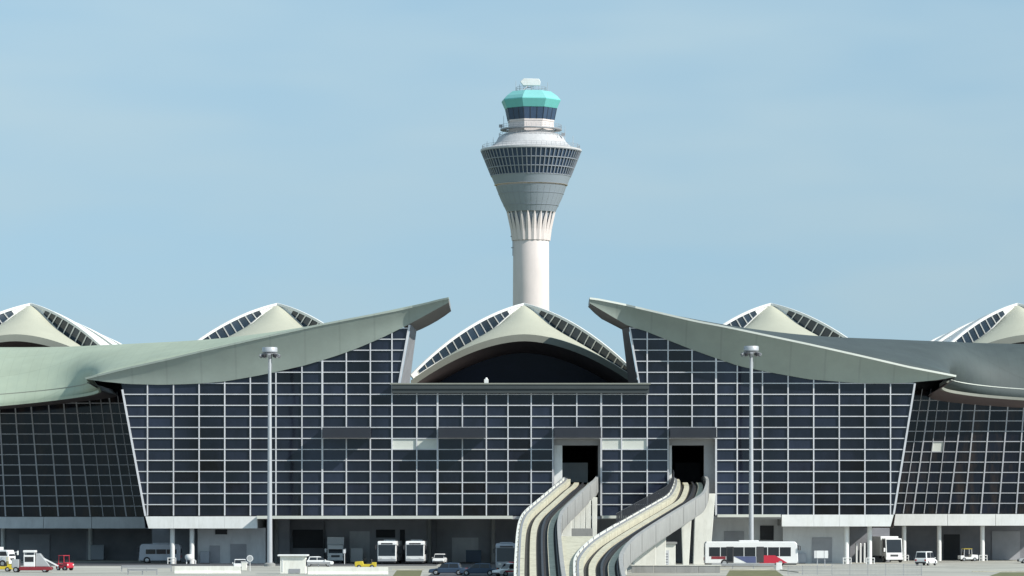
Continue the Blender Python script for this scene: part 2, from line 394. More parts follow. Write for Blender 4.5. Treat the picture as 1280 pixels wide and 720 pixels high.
# central parapet ledge
MB().box(xof(490), xof(811), -1.3, 44, zof(486.5), zof(480.2)).build('parapet', 'parapet', T)
MB().box(xof(488), xof(813), -1.42, -1.2, zof(480.9), zof(479.2)).build('coping', 'arch_grey', T)
MB().box(xof(490), xof(811), -1.1, -0.21, zof(491.5), zof(486.6)).build('parapet_soffit', 'parapet', T)
q = MB().box(-0.3,0.3,-0.3,0.3,0,0.55); q.tube((0,0,0.55),(0,0,0.8),0.22,0.1,8)
link('roof_fixture', q.mesh('roof_fixture', 'white_panel'), T, (xof(608), -0.7, zof(479.4)))
# projecting canopy boxes
for a, b in ((403,465),(547,608)) + tuple(PORTALS):
    mb = MB().box(xof(a)+0.15, xof(b)-0.1, -3.0, -0.21, zof(547.5), zof(535))
    c = mb.build('canopy', 'canopy', T, bevel=0.04)
    MB().box(xof(a)+0.10, xof(b)-0.05, -3.08, -2.98, zof(548.0), zof(546.6)).build('canopy_lip', 'dark_metal', c)
# portals
for n, (a, b) in enumerate(PORTALS):
    X0, X1 = xof(a)+0.22, xof(b)-0.05
    o0, o1 = (xof(703), xof(748)) if n == 0 else (xof(839), xof(880.5))
    zt, zl, zb = zof(549), zof(556.5), zof(640)
    fr = MB().box(X0, X1, 0.9, 1.7, zl, zt).build('portal_lintel', 'portal_shaded', T)
    MB().box(X0, o0 if n == 0 else X0+0.35, 0.95, 1.7, zb, zl-0.003).build('portal_jamb', 'white_panel', fr)
    MB().box(o1 if n == 1 else X1-0.35, X1-0.02, 0.95, 1.7, zb, zl-0.003).build('portal_jamb', 'portal_shaded', fr)
    for xa, xb in ((X0-.3, X0-.01), (X1+.01, X1+.1)): MB().box(xa, xb, 0.07, 1.7, zb, zt).build('reveal', 'portal_shaded', fr)
    MB().box(X0, X1, 0.07, 1.7, zt+.003, zt+.1).build('reveal', 'portal_shaded', fr)
    t = MB(); D = 28
    t.add([(X0+0.3,1.71,zb),(X0+0.3,1.71,zl),(X0+0.3,D,zl),(X0+0.3,D,zb)], [(0,1,2,3)])
    t.add([(X1-0.36,1.71,zb),(X1-0.36,1.71,zl),(X1-0.36,D,zl),(X1-0.36,D,zb)], [(0,1,2,3)])
    t.add([(X0+0.3,1.71,zl-.01),(X1-0.36,1.71,zl-.01),(X1-0.36,D,zl-.01),(X0+0.3,D,zl-.01)], [(0,1,2,3)])
    t.add([(X0+0.3,D,zb),(X1-0.36,D,zb),(X1-0.36,D,zl),(X0+0.3,D,zl)], [(0,1,2,3)])
    t.build('tunnel', 'interior', fr)
    MB().box(X0+1.2, X1-1.6, 10, 10.4, zof(602), zof(577)).build('tunnel_gate', 'wall_grey' if n == 0 else 'interior', fr)
# the core must leave room for the tunnels
core = bpy.data.objects['interior_core']; bpy.data.objects.remove(core)
for a, b in ((185,690),(752.5,834),(896,1114)):
    MB().box(xof(a), xof(b), 0.6, 40, zof(645), zof(490)).build('interior_core', 'interior', T)
for a, b in PORTALS: MB().box(xof(a)+0.02, xof(b)+0.2, 0.6, 40, zof(547), zof(490)).build('interior_core', 'interior', T)
# floor edge and fascias
MB().box(xof(322), xof(641), -1.7, -0.003, zof(648.5), zof(644.8)).build('floor_edge', 'light_panel', T)
MB().box(xof(752), xof(834), -1.2, -0.003, zof(648), zof(644.5)).build('floor_edge', 'light_panel', T)
MB().box(xof(896), xof(975), -1.7, -0.003, zof(646.5), zof(643)).build('floor_edge', 'light_panel', T)
fx = [182.0, 217, 249, 281, 322]
for i, (a, b) in enumerate(zip(fx, fx[1:])):
    sl = 4 if i == 0 else 0
    MB().prism([(xof(a+sl)+(0.01 if i else 0), zof(660.5)), (xof(b)-0.01, zof(660.5)), (xof(b)-0.01, zof(645.5)), (xof(a)+(0.01 if i else 0), zof(645.5))], -0.40, 0.5).build('fascia_panel', 'white_panel', T)
fx = [977.0, 1017, 1049, 1081, 1117]
for i, (a, b) in enumerate(zip(fx, fx[1:])):
    sl = 4 if i == 3 else 0
    MB().prism([(xof(a)+0.01, zof(658)), (xof(b-sl)-0.01, zof(658)), (xof(b)-0.01, zof(643.3)), (xof(a)+0.01, zof(643.3))], -0.40, 0.5).build('fascia_panel', 'white_panel', T)
# soffits over the ground floor
MB().box(xof(186), xof(322)-.02, 0.52, 36, zof(659.5), zof(646)).build('soffit', 'concrete_grey', T)
MB().box(xof(977)+.02, xof(1113), 0.52, 36, zof(657), zof(646)).build('soffit', 'concrete_grey', T)
MB().box(xof(322), xof(977), 0.10, 36, zof(649), zof(645.2)).build('soffit', 'wall_mid', T)
# ground-floor walls
def wall(a, b, Y, z1, m, th=0.4): return MB().box(gx(a,Y), gx(b,Y), Y, Y+th, 0, z1).build('wall', m, T)
wall(247, 332, 6, 5.0, 'wall_grey'); wall(332.5, 362, 12, 6.4, 'wall_mid'); wall(362.5, 405, 14, 6.4, 'wall_dark')
wall(405.5, 536, 15, 6.4, 'wall_mid'); wall(536.5, 545, 16, 6.4, 'wall_dark'); wall(545.5, 616, 18, 6.4, 'wall_mid'); wall(616.5, 700, 17, 6.4, 'wall_dark')
wall(700.5, 890, 18, 6.4, 'wall_mid'); wall(888, 978, 8, 6.4, 'wall_grey'); wall(978.5, 1062, 4.5, 5.2, 'wall_grey'); wall(1062.5, 1112, 20, 5.4, 'wall_dark')
wall(190, 246, 22, 5.2, 'wall_dark')
def door(a, b, py0, py1, Y, m='door_dark', name='shutter_door'):
    A = P(a, py0, Y); B = P(b, py1, Y)
    o = MB().box(A.x, B.x, Y-0.12, Y-0.004, max(0.02, B.z), A.z).build(name, m, T)
    n = max(2, int((A.z-B.z)/0.7)); 
    if name == 'shutter_door':
        for i in range(1, n):
            z = max(.02, B.z)+(A.z-max(.02,B.z))*i/n
            MB().box(A.x+.03, B.x-.03, Y-0.15, Y-0.121, z-.03, z+.03).build('shutter_rib', m, o)
    return o
door(366, 404, 662, 685, 14); door(437, 462, 664, 703, 15, 'wall_grey'); door(565, 598, 672, 703, 18, 'wall_grey'); door(500, 506, 662, 703, 15)
door(288, 308, 680, 703, 6, 'wall_mid'); door(262, 275, 682, 703, 6, 'wall_mid', 'door'); door(950, 967, 657, 675, 8); door(269, 284, 662, 668, 6, 'door_dark', 'vent')
door(1015, 1040, 672, 703, 4.5, 'wall_mid'); door(905, 930, 664, 676, 8, 'wall_mid', 'vent'); door(470, 494, 662, 672, 15, 'door_dark', 'vent'); door(760, 800, 662, 703, 18)
# columns under the fascia
for px, Y, zt in ((215.5,1.3,5.2),(240,1.3,5.2),(1058,1.4,5.4),(1087,1.2,5.4),(345,11,6.3),(536,13,6.3),(616,13,6.3),(985,8,5.4)):
    MB().tube((gx(px,Y),Y,0),(gx(px,Y),Y,zt),0.33,0.33,14).build('column', 'white_panel' if zt < 6 else 'concrete_grey', T, smooth=True)

# winged roofs -------------------------------------------------------
TL = [(107,474),(160,461),(210,450),(260,438),(320,424.5),(377,412),(400,407),(452,397),(495,389),(532,380.5),(553,375),(561,373.6)]
TR = [(737,373.8),(747,375),(780,381.5),(827,392.5),(870,402.5),(900,408),(922,412.5),(960,420.5),(1010,431),(1077,446),(1135,459.5),(1195,471)]
def roof_side(top, low, side):
    """soffit lens between low (at the glass) and top (eave), both as photo curves; returns eave points"""
    n = 40; lo = []; hi = []
    x0, x1 = (107, 561) if side < 0 else (737, 1195)
    topp = []; 
    for i in range(n+1):
        f = i/n; px = x0+(x1-x0)*f
        ty = lerp_pts(top, px); pl = min(px, 512) if side < 0 else max(px, 787)
        ly = lerp_pts(low, pl)
        if (side < 0 and px > 512) or (side > 0 and px < 787):
            g = (px-512)/(561-512) if side < 0 else (787-px)/(787-737)
            Yl = -0.3-2.6*g; ly = lerp_pts([(0,405),(1,378)] if side < 0 else [(0,408.5),(1,379)], g); pl = px-2*side*0
        else: Yl = -0.3
        h = (ly-ty)/9.0
        hi.append(P(px, ty, -0.35-(0.45 if side < 0 else 0.72)*h if Yl > -0.31 else Yl-0.45*h-0.05)); lo.append(P(px if Yl < -0.31 else pl, ly, Yl))
    rows = []
    for k in range(9):
        v = k/8
        rows.append([a.lerp(b, v)+Vector((0, 0.25*math.sin(math.pi*v)*min(1, (b-a).length/4), 0)) for a, b in zip(lo, hi)])
    return rows, hi, lo
for side in (-1, 1):
    rows, hi, lo = roof_side(TL if side < 0 else TR, EL if side < 0 else ER, side)
    ro = MB().grid(rows).build('eave_soffit', 'soffit', T, smooth=True)
    # thin bright roof edge along the eave
    mb = MB()
    for a, b in zip(hi, hi[1:]):
        mb.bar(a+Vector((0,0.02,0.10)), b+Vector((0,0.02,0.10)), 0.20, 0.26, Vector((0,0,1)))
    mb.build('roof_edge', 'soffit' if side < 0 else 'roof_edge', T)
    # end of the overhanging tip: under-face turned to the centre
    low = [(517,415.5,6.0),(532,409,5.5),(550,399,5.0),(564,389,4.0)] if side < 0 else [(784,415.5,6.0),(766,406,5.5),(750,397.5,5.0),(735,383.5,4.0)]
    A = [p for p in lo if p.y < -0.301]
    if side > 0: A = A[::-1]
    A = [lo[-len(A)-1] if side < 0 else lo[len(A)]] + A
    A = [p+Vector((0,0.02,0.03)) for p in A]
    lowc = smooth_curve([P(*p) for p in low], len(A)); B = lowc
    MB().grid([A, [a.lerp(b, .5)+Vector((0,0,-.1)) for a, b in zip(A, B)], B]).build('tip_soffit', 'soffit_end', T, smooth=True)
    # closing nose of the tip
    a = hi[-1] if side < 0 else hi[0]
    MB().add([A[-1]+Vector((0,-.02,0)), B[-1], B[-1]+Vector((-.15*side*-1, 0.5, 1.1)), a+Vector((0,0,.2))], [(0,1,2,3)]).build('tip_nose', 'soffit_end', T)
    # roof sheet behind the eave, running on into the wing roof
    if side < 0:
        front = [(p.x, p.y+0.1, p.z+0.16) for p in hi[::-1]]
        fr2 = [P(109,476,1.5), P(114,479,4), P(121,483,8), P(125,486,11), P(122,489,14), P(105,493,16.5), P(60,499,19), P(0,505,20), P(-90,512,20)]
        bk2 = [(106,433),(102,433),(96,433),(90,433.3),(80,433.5),(66,433.8),(35,434),(0,434),(-90,435)]
        sil = [(-90,435),(0,434),(95,433),(150,431),(250,427),(320,424)]
    else:
        front = [(p.x, p.y+0.1, p.z+0.16) for p in hi]
        fr2 = [P(1193,472.5,3), P(1188,475,9), P(1181,477.5,15), P(1176,480.5,20), P(1178,485,25), P(1192,489,28), P(1230,494,30), P(1290,498.5,31), P(1380,503,31)]
        bk2 = [(1198,428),(1202,428),(1207,428),(1214,428.3),(1222,428.6),(1234,429),(1255,429.5),(1290,430),(1380,432)]
        sil = [(980,419.5),(1050,422.5),(1160,427),(1290,430)]
    frontp = [Vector(p) for p in front]; backp = []
    for p in frontp:
        d = D0+p.y; px = 640+p.x*F/d; py = HY-(p.z-CZ)*F/d
        s = lerp_pts(sil, px)
        if (side < 0 and px > 322) or (side > 0 and px < 980): s = py+7
        backp.append(P(px, max(s, py-60) if s < py else s, 42.0))
    bkp = [P(a, b, 42.0) for a, b in bk2]
    nf = len(frontp); fr2s = smooth_curve([frontp[-1]]+fr2, 40)[1:]; 
    Lf = [0]
    for a, b in zip([frontp[-1]]+fr2, fr2): Lf.append(Lf[-1]+(b-a).length)
    bks = []; full = [backp[-1]]+bkp
    for q_ in range(1, 40):
        s_ = Lf[-1]*q_/39; k_ = 0
        while k_ < len(Lf)-2 and s_ > Lf[k_+1]: k_ += 1
        bks.append(full[k_].lerp(full[k_+1], (s_-Lf[k_])/(Lf[k_+1]-Lf[k_])))
    frontp += fr2s; backp += bks
    rows = []
    for k in range(15):
        v = k/14; e = 1-(1-v)**1.7
        rows.append([Vector((a.x+(b.x-a.x)*v, a.y+(b.y-a.y)*v, a.z+(b.z-a.z)*e)) for a, b in zip(frontp, backp)])
    for it in range(80):
        for k in range(1, 14):
            r_ = rows[k]; wgt = math.sin(math.pi*k/14)
            rows[k] = [r_[0]] + [r_[i].lerp((r_[i-1]+r_[i+1])/2, 0.9*wgt) for i in range(1, len(r_)-1)] + [r_[-1]]
    rs = MB().grid(rows).build('wing_roof', 'roof_pale' if side < 0 else 'roof_shaded', T, smooth=True)
    md = rs.modifiers.new('thick', 'SOLIDIFY'); md.thickness = 0.12; md.offset = -1
    # raised gutter rim and rounded eave of the wing
    rim = MB()
    for a, b in zip(fr2s[8:], fr2s[9:]):
        rim.bar(a+Vector((0,-0.05,-0.12)), b+Vector((0,-0.05,-0.12)), 0.34, 0.40, Vector((0,0,1)))
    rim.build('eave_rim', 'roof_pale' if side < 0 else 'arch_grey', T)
    gut = MB()
    gp = [rows[1][i_].lerp(rows[2][i_], 0.3)+Vector((0,0,.03)) for i_ in range(nf+12, len(frontp))]
    for a, b in zip(gp, gp[1:]): gut.bar(a, b, 0.09, 0.12, Vector((0,0,1)))
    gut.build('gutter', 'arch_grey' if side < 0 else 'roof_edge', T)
    # under-face of the wing eave down to the wing glass
    und = [[p+Vector((0,0.05,-0.25)) for p in fr2s], [Vector((p.x, 34.5, p.z-(1.5 if side > 0 else 0.2))) for p in fr2s]]
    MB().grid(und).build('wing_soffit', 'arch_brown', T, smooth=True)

# ------------------------------------------------------------------ terminal wings with leaning mullions (set back)
H = thing('main_terminal', 'main terminal hall with a row of cream peaked shell roofs behind the glass front', 'terminal', (0, 0, 0))
WB = [1088,1117,1129,1141,1155,1170,1186,1205,1226,1248,1270,1292,1314]
WT = [1110,1140,1150,1161,1172,1186,1203,1219,1238,1260,1280,1300,1320]     # at row 505
WR = [642-12.87*k for k in range(0, 13)]
YW = 34.0
def wx(i, py, mir, frac=0.0):
    b, t = WB[i], WT[i]
    x = b+(t-b)*(642-py)/(642-505)
    return 1299-x if mir else x
for mir in (False, True):
    dy = 3.5 if mir else 0.0
    for k in range(len(WR)-1):
        for i in range(len(WB)-1):
            pts = [(wx(i,WR[k],mir),WR[k]),(wx(i+1,WR[k],mir),WR[k]),(wx(i+1,WR[k+1],mir),WR[k+1]),(wx(i,WR[k+1],mir),WR[k+1])]
            if max(p[0] for p in pts) < -25 or min(p[0] for p in pts) > 1305: continue
            w3 = [P(a, b+dy, YW) for a, b in pts]
            m = 'wing_glass'
            if not mir and i == 4 and k == 6: m = 'light_panel'
            MB().prism([(p.x, p.z) for p in w3], YW, YW+0.04).build('pane', m, H)
    for i in range(1, len(WB)-1):
        a = P(wx(i,642,mir), 642+dy, YW-0.1); b = P(wx(i,486,mir), 486+dy, YW-0.1)
        thin = i in (2, 4, 5)
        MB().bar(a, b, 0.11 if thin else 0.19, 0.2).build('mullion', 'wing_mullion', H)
    for k in range(1, len(WR)-1):
        a = P(wx(0,WR[k],mir), WR[k]+dy, YW-0.07); b = P(wx(len(WB)-1,WR[k],mir), WR[k]+dy, YW-0.07)
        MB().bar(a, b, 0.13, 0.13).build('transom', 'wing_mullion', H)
    xs = [1088, 1117, 1184, 1244, 1310]
    for a, b in zip(xs, xs[1:]):
        A = P(1299-b if mir else a, 657+dy, YW); B = P(1299-a if mir else b, 642.6+dy, YW)
        MB().box(A.x+0.03, B.x-0.03, YW-0.55, YW+0.5, A.z, B.z).build('fascia_panel', 'white_panel' if not mir else 'wall_grey', H)
    A = P(1299-1330 if mir else 1085, 656+dy, YW); B = P(1299-1085 if mir else 1330, 644+dy, YW)
    MB().box(A.x, B.x, YW+0.52, YW+14, A.z+.1, B.z).build('soffit', 'wall_mid', H)
    MB().box(A.x, B.x, YW+0.2, YW+9, B.z+0.1, P(0, 476, YW).z).build('interior_core', 'interior', H)
    MB().box(A.x, B.x, YW+12, YW+12.4, 0, A.z+.05).build('wall', 'wall_dark', H)
for px, Y in ((1130,35.2),(1174,35.2),(1228,35.2),(1285,35.2),(4,46),(113,46)):
    MB().tube((gx(px,Y),Y,0),(gx(px,Y),Y,5.2),0.33,0.33,14).build('column', 'white_panel', H, smooth=True)
for a, b, py0, py1, m in ((24,62,668,701,'wall_mid'),(1240,1275,664,701,'wall_mid'),(1180,1200,668,701,'door_dark'),(108,116,664,701,'wall_mid')):
    A = P(a, py0, YW+11.8); B = P(b, py1, YW+11.8)
    MB().box(A.x, B.x, YW+11.85, YW+11.99, 0.02, A.z).build('shutter_door', m, H)

# shells ------------------------------------------------------------
def zR(r): return -(0.29*r+0.0232*r*r+0.12)
def gap(r): return lerp_pts([(0,.05),(2,.85),(3.5,1.7),(5,2.4),(6.4,2.7),(8.85,2.65),(10,2.45),(12.2,2.0),(13.2,1.75),(15.2,1.25),(17.2,.6)], r)
RR = 17.2
def zI(r): return zR(r)-gap(r)
def tent(sy):
    rows = []
    for k in range(0, 19):
        r = RR*k/18; zc = -5.6*(r/RR)**0.92 if r else -0.12
        zc = min(zc, -0.12)
        zi = min(zI(r) if r else -0.12, zc)
        row = []
        for j in range(-12, 13):
            s = j/12
            row.append((r*s, sy*r*17.0/RR, zc+(zi-zc)*abs(s)**1.8))
        rows.append(row)
    return rows
shell = MB().grid(tent(-1)).build('roof_shell', 'shell_cream', None, smooth=True)
MB().grid(tent(1)).build('rear_shell', 'shell_cream', shell, smooth=True)
for sx in (-1, 1):                               # barrel sides between the front and back ribs
    rows = [[(sx*r, y*r*17/RR, zR(r)) for y in (-1, -.5, 0, .5, 1)] for r in [RR*k/16 for k in range(17)]]
    MB().grid(rows).build('side_roof', 'shell_white', shell, smooth=True)
    for sy in (-1, 1):
        rb = MB(); pts = [Vector((sx*r, sy*r*17/RR, zR(r)+0.10)) for r in [RR*k/16 for k in range(17)]]
        for a, b in zip(pts, pts[1:]): rb.bar(a, b, 0.30, 0.36, Vector((0,0,1)))
        rb.build('rib', 'shell_white', shell)
        rb = MB(); pts = [Vector((sx*r+0.04*-sx, sy*r*17/RR+0.05*sy, zI(r)+0.05)) for r in [1+15.5*k/16 for k in range(17)]]
        for a, b in zip(pts, pts[1:]): rb.bar(a, b, 0.20, 0.26, Vector((0,0,1)))
        rb.build('sill', 'shell_white', shell)
        # solid heads at the crown and foot of the strip, panes and bars between
        def low_r(r): return max(0.2, r-0.42*gap(r))
        def strip(r0, r1, nm, m, off=0.0):
            c = (sx*(r0+r1)/2, sy*(r0+r1)/2*17/RR, zR((r0+r1)/2))
            vs = []
            l0, l1 = low_r(r0), low_r(r1)
            for r, z in ((l0, zI(l0)), (l1, zI(l1)), (r1, zR(r1)), (r0, zR(r0))):
                vs.append(Vector((sx*r, sy*r*17/RR, z))-Vector(c)+Vector((-sx*off, sy*off, 0)))
            bk = [v+Vector((sx*.06, -sy*.06, 0)) for v in vs]
            q = MB().add(vs+bk, [(0,1,2,3),(7,6,5,4),(0,4,5,1),(1,5,6,2),(2,6,7,3),(3,7,4,0)])
            ob = q.build(nm, m, shell); ob.location = c
        strip(0.25, 2.7, 'strip_head', 'shell_white')
        if sy > 0:
            for k in range(4): strip(2.7+3.5*k, 6.2+3.5*k, 'rear_glazing', 'skylight_glass')
            continue
        NP = 13
        for k in range(NP):
            r0 = 2.7+(16.3-2.7)*k/NP; r1 = 2.7+(16.3-2.7)*(k+1)/NP
            strip(r0+0.06, r1-0.06, 'pane', 'skylight_glass')
            l1 = low_r(r1)
            MB().bar(Vector((sx*l1-sx*.06, sy*l1*17/RR-.06, zI(l1))), Vector((sx*r1-sx*.06, sy*r1*17/RR-.06, zR(r1))), 0.17, 0.16, Vector((0,1,0))).build('glazing_bar', 'shell_white', shell)
        strip(16.3, 17.1, 'strip_foot', 'shell_white', 0.05)
# front arch: fascia, soffit and dark glazing
def arch(X, dz=0.0): return -5.6+(zI(RR)+5.6)*abs(X/RR)**1.8+dz
def archrow(y, dz, kx=1.0): return [(RR*kx*s/20, y, arch(RR*s/20, dz)) for s in range(-20, 21)]
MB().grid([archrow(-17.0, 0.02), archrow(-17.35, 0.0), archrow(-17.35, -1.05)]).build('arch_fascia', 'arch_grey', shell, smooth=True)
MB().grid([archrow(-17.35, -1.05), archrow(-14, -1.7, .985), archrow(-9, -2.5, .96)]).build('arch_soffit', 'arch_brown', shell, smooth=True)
rows = [archrow(-9.2, -2.4, .97), [(x, y, -14.5) for x, y, z in archrow(-9.2, 0, .97)]]
MB().grid(rows).build('arch_glazing', 'dark_glass', shell)
rows = [archrow(17.0, 0), [(x, y, -14.5) for x, y, z in archrow(17.0, 0)]]
MB().grid(rows).build('rear_wall', 'shell_cream', shell)
ZA = CZ+(645-380)*562/F; YA = 62.0
first = True
for row in range(3):
    for k in (0, -1, 1, -2, 2, -3, 3):
        if row and k in (0, 3, -3): continue
        c = shell if first else copy_tree(shell)
        first = False; c.parent = H
        c.location = ((655-640)*562/F+k*308.4*562/F, YA+row*38.5, ZA-0.15*row)
MB().box(-150, 150, 43.5, 165, 20, 26.3).build('hall_roof', 'concrete_grey', H)
MB().box(-150, 150, 52, 165, 0, 19.9).build('hall_body', 'wall_dark', H)

# ------------------------------------------------------------------ control tower
DT = 500.0; kt = (D0+DT)/F
TW = thing('control_tower', 'tall white control tower with flared grey head and turquoise cab', 'tower', (gx(663.8, DT), DT, 0))
def tz(py): return CZ+(HY-py)*kt
def tr(px): return px*kt
MB().lathe([(5.5,0),(5.2,40),(tr(22.6),tz(360)),(tr(22.4),tz(301)),(tr(21),tz(296))], 64).build('shaft', 'tower_white', TW, smooth=True)
MB().lathe([(tr(22.2),tz(303)),(tr(23),tz(288)),(tr(27),tz(268)),(tr(27.5),tz(264))], 64).build('inner_cone', 'tower_fin', TW, smooth=True)
NPET = 22
for i in range(NPET):                             # white pointed petals that spread from the shaft into the cone
    a = 2*math.pi*(i+0.5)/NPET; q = MB(); rows = []
    for k in range(9):
        v = k/8; py = 301-36*v; r = tr(lerp_pts([(0,22.9),(.4,24.6),(1,29.4)], v))+0.06
        hw = (math.pi/NPET)*(1.0 if v < .2 else lerp_pts([(.2,1.0),(.55,.86),(.8,.55),(1,.16)], v))
        rows.append([(r*math.sin(a+hw*s), -r*math.cos(a+hw*s), tz(py)) for s in (-1, 0, 1)])
        rows[-1][1] = tuple(Vector(rows[-1][1])*1.0+Vector((0.22*math.sin(a), -0.22*math.cos(a), 0)))
    o = q.grid(rows).build('petal', 'tower_white', TW)
MB().lathe([(tr(27.6),tz(265)),(tr(30.2),tz(265.5)),(tr(38.2),tz(249)),(tr(43.6),tz(235)),(tr(44.2),tz(233.6))], 72).build('cone', 'tower_grey', TW, smooth=True)
cs = MB()
for i in range(32):
    a = 2*math.pi*i/32; pr = [(30.25,265.3),(38.2,249),(43.6,235)]
    for (r0, y0), (r1, y1) in zip(pr, pr[1:]):
        cs.bar((tr(r0)*math.sin(a), -tr(r0)*math.cos(a), tz(y0)), (tr(r1)*math.sin(a), -tr(r1)*math.cos(a), tz(y1)), 0.09, 0.05, Vector((math.sin(a), -math.cos(a), 0)))
cs.build('cone_seams', 'tower_fin', TW)
for r_, y_ in ((34.2,257.5),(40.6,243)): MB().lathe([(tr(r_)-.05,tz(y_+.25)),(tr(r_)+.06,tz(y_+.25)),(tr(r_)+.10,tz(y_-.25)),(tr(r_)-.05,tz(y_-.25))], 72).build('cone_band', 'tower_fin', TW)
MB().lathe([(tr(43),tz(233.6)),(tr(43),tz(232.2)),(tr(45.6),tz(232.0)),(tr(46.2),tz(231.4))], 72).build('ring_groove', 'tower_white', TW, smooth=True)
MB().lathe([(tr(45),tz(232)),(tr(45.2),tz(231.4)),(tr(49.6),tz(221))], 72).build('upper_cone', 'tower_grey', TW, smooth=True)
bands = [(220.5,211.8),(210.6,201.2),(200,190.5)]
def rband(py): return lerp_pts([(189,62.7),(221,49.6)], py)*kt
MB().lathe([(rband(220.9)-.25,tz(220.9)),(rband(189.5)-.25,tz(189.5))], 72).build('window_band', 'tower_glass', TW, smooth=True)
for py in (220.8, 211.2, 200.6, 190):
    MB().lathe([(rband(py)-.3,tz(py+.5)),(rband(py)+.06,tz(py+.5)),(rband(py)+.10,tz(py-.5)),(rband(py)-.3,tz(py-.5))], 72).build('window_sill', 'tower_fin', TW)
fins = MB()
for i in range(64):
    a = 2*math.pi*i/64
    for b0, b1 in bands:
        A = Vector((rband(b0)*math.sin(a), -rband(b0)*math.cos(a), tz(b0))); B = Vector((rband(b1)*math.sin(a), -rband(b1)*math.cos(a), tz(b1)))
        fins.bar(A, B, 0.26, 0.22, Vector((math.sin(a), -math.cos(a), 0)))
o = fins.build('window_fins', 'tower_fin', TW); o['kind'] = 'stuff'
MB().lathe([(rband(190)-.3,tz(189.6)),(tr(63.2),tz(189.6)),(tr(63.2),tz(187.4)),(tr(60),tz(187)),(tr(50),tz(183.5)),(tr(44),tz(178)),(tr(41),tz(172)),(tr(34),tz(168)),(tr(30),tz(167))], 72).build('terrace_roof', 'tower_terrace', TW, smooth=True)
def rail(r, z, n, h, name='railing'):
    q = MB()
    for i in range(n):
        a = 2*math.pi*i/n; b = 2*math.pi*(i+1)/n
        q.bar((r*math.sin(a), -r*math.cos(a), z), (r*math.sin(a), -r*math.cos(a), z+h), 0.07, 0.07)
        for f in (0.5, 1.0): q.bar((r*math.sin(a), -r*math.cos(a), z+h*f), (r*math.sin(b), -r*math.cos(b), z+h*f), 0.06, 0.06, Vector((0,0,1)))
    return q.build(name, 'steel_grey', TW)
rail(tr(61), tz(187.2), 60, 1.1); rail(tr(40), tz(172), 40, 1.1)
OA = R(-16.5)
def octa(prof, name, m, n=8):
    q = MB()
    vs = [(r*math.sin(OA+2*math.pi*i/n), -r*math.cos(OA+2*math.pi*i/n), z) for r, z in prof for i in range(n)]
    fs = [(k*n+i, k*n+(i+1) % n, (k+1)*n+(i+1) % n, (k+1)*n+i) for k in range(len(prof)-1) for i in range(n)]
    fs += [tuple(range(n))[::-1], tuple(range((len(prof)-1)*n, len(prof)*n))]
    return q.add(vs, fs).build(name, m, TW)
octa([(tr(30),tz(176)),(tr(29.5),tz(152))], 'neck', 'tower_white')
octa([(tr(30.2),tz(153)),(tr(30.2),tz(151))], 'cab_sill', 'tower_white')
cg = octa([(tr(30.3),tz(151)),(tr(33.5),tz(136.2))], 'cab_glass', 'tower_glass')
q = MB()
for i in range(8):
    for f in (0, .33, .67):
        a0 = OA+2*math.pi*i/8; a1 = OA+2*math.pi*(i+1)/8
        def pt(r, z): return Vector((r*math.sin(a0), -r*math.cos(a0), z)).lerp(Vector((r*math.sin(a1), -r*math.cos(a1), z)), f)
        q.bar(pt(tr(30.4),tz(151)), pt(tr(33.6),tz(136.2)), 0.12, 0.14)
q.build('cab_mullions', 'dark_metal', cg)
octa([(tr(33.6),tz(136.6)),(tr(34),tz(136.3)),(tr(38.6),tz(126.6)),(tr(38.2),tz(125.4))], 'cab_fascia', 'teal')
octa([(tr(37.8),tz(125.4)),(tr(34),tz(121)),(tr(26),tz(115.2)),(tr(10),tz(113.4))], 'cab_roof', 'teal_roof')
MB().lathe([(tr(31),tz(163)),(tr(38.5),tz(163)),(tr(38.5),tz(161.6)),(tr(31),tz(161.6))], 48).build('walkway', 'steel_grey', TW, smooth=True)
rail(tr(38), tz(161.6), 40, 1.1)
# radar and roof gear
ra = MB().prism([(-2.9,0.2),(-2.1,-0.9),(2.6,-0.9),(2.75,0.2),(2.3,1.0),(-1.9,1.1)], -0.7, 0.5).build('radar_antenna', 'white_panel', TW, bevel=0.12); ra.location = (tr(-0.5), 0, tz(103.2))
q = MB()
for s in (-1, 1):
    for t_ in (-1, 1):
        q.bar((1.2*s-1.0, 1.2*t_, tz(113.6)), (0.35*s-.4, .35*t_, tz(107)), 0.16, 0.16)
q.bar((-2.2,0,tz(110.5)),(0.8,0,tz(108)),.12,.12); q.bar((-2.2,0,tz(108)),(0.8,0,tz(110.5)),.12,.12)
q.build('radar_mast', 'steel_grey', TW)
rail(tr(19), tz(114.4), 24, 1.1)
for x, y, z0, h in ((-4.2,-1,tz(115),3.0),(-3.2,1,tz(115),2.2),(4.6,-1,tz(115),2.6),(-7.6,-2,tz(161),3.4),(-12.2,-1,tz(186),2.0),(-10.5,-3,tz(184),2.4),(9.4,-2,tz(175),3.6),(11.6,-3,tz(183),2.6),(7.4,-6,tz(180),2.8),(-6.8,-5,tz(176),3.0),(12.9,-1,tz(187),1.8),(2,-8,tz(182),2.2)):
    MB().tube((x,y,z0-.3),(x,y,z0+h),0.09,0.05,6).build('whip_antenna', 'pole', TW)
for x, y, py in ((-8.4,-1.5,160),(-6.2,-6.2,177),(8.9,-4.5,172)):
    MB().box(x-.5,x+.5,y-.3,y+.3,tz(py),tz(py)+.8).build('equipment_box', 'steel_grey', TW)
q = MB(); q.bar((-5.1,-1.2,tz(320)),(-5.1,-1.2,tz(282)),0.18,0.18); q.bar((-5.5,-1.2,tz(310)),(-4.9,-1.2,tz(310)),.3,.3); q.bar((-5.7,-1.2,tz(296)),(-4.9,-1.2,tz(296)),.3,.3)
q.build('service_conduit', 'steel_grey', TW)

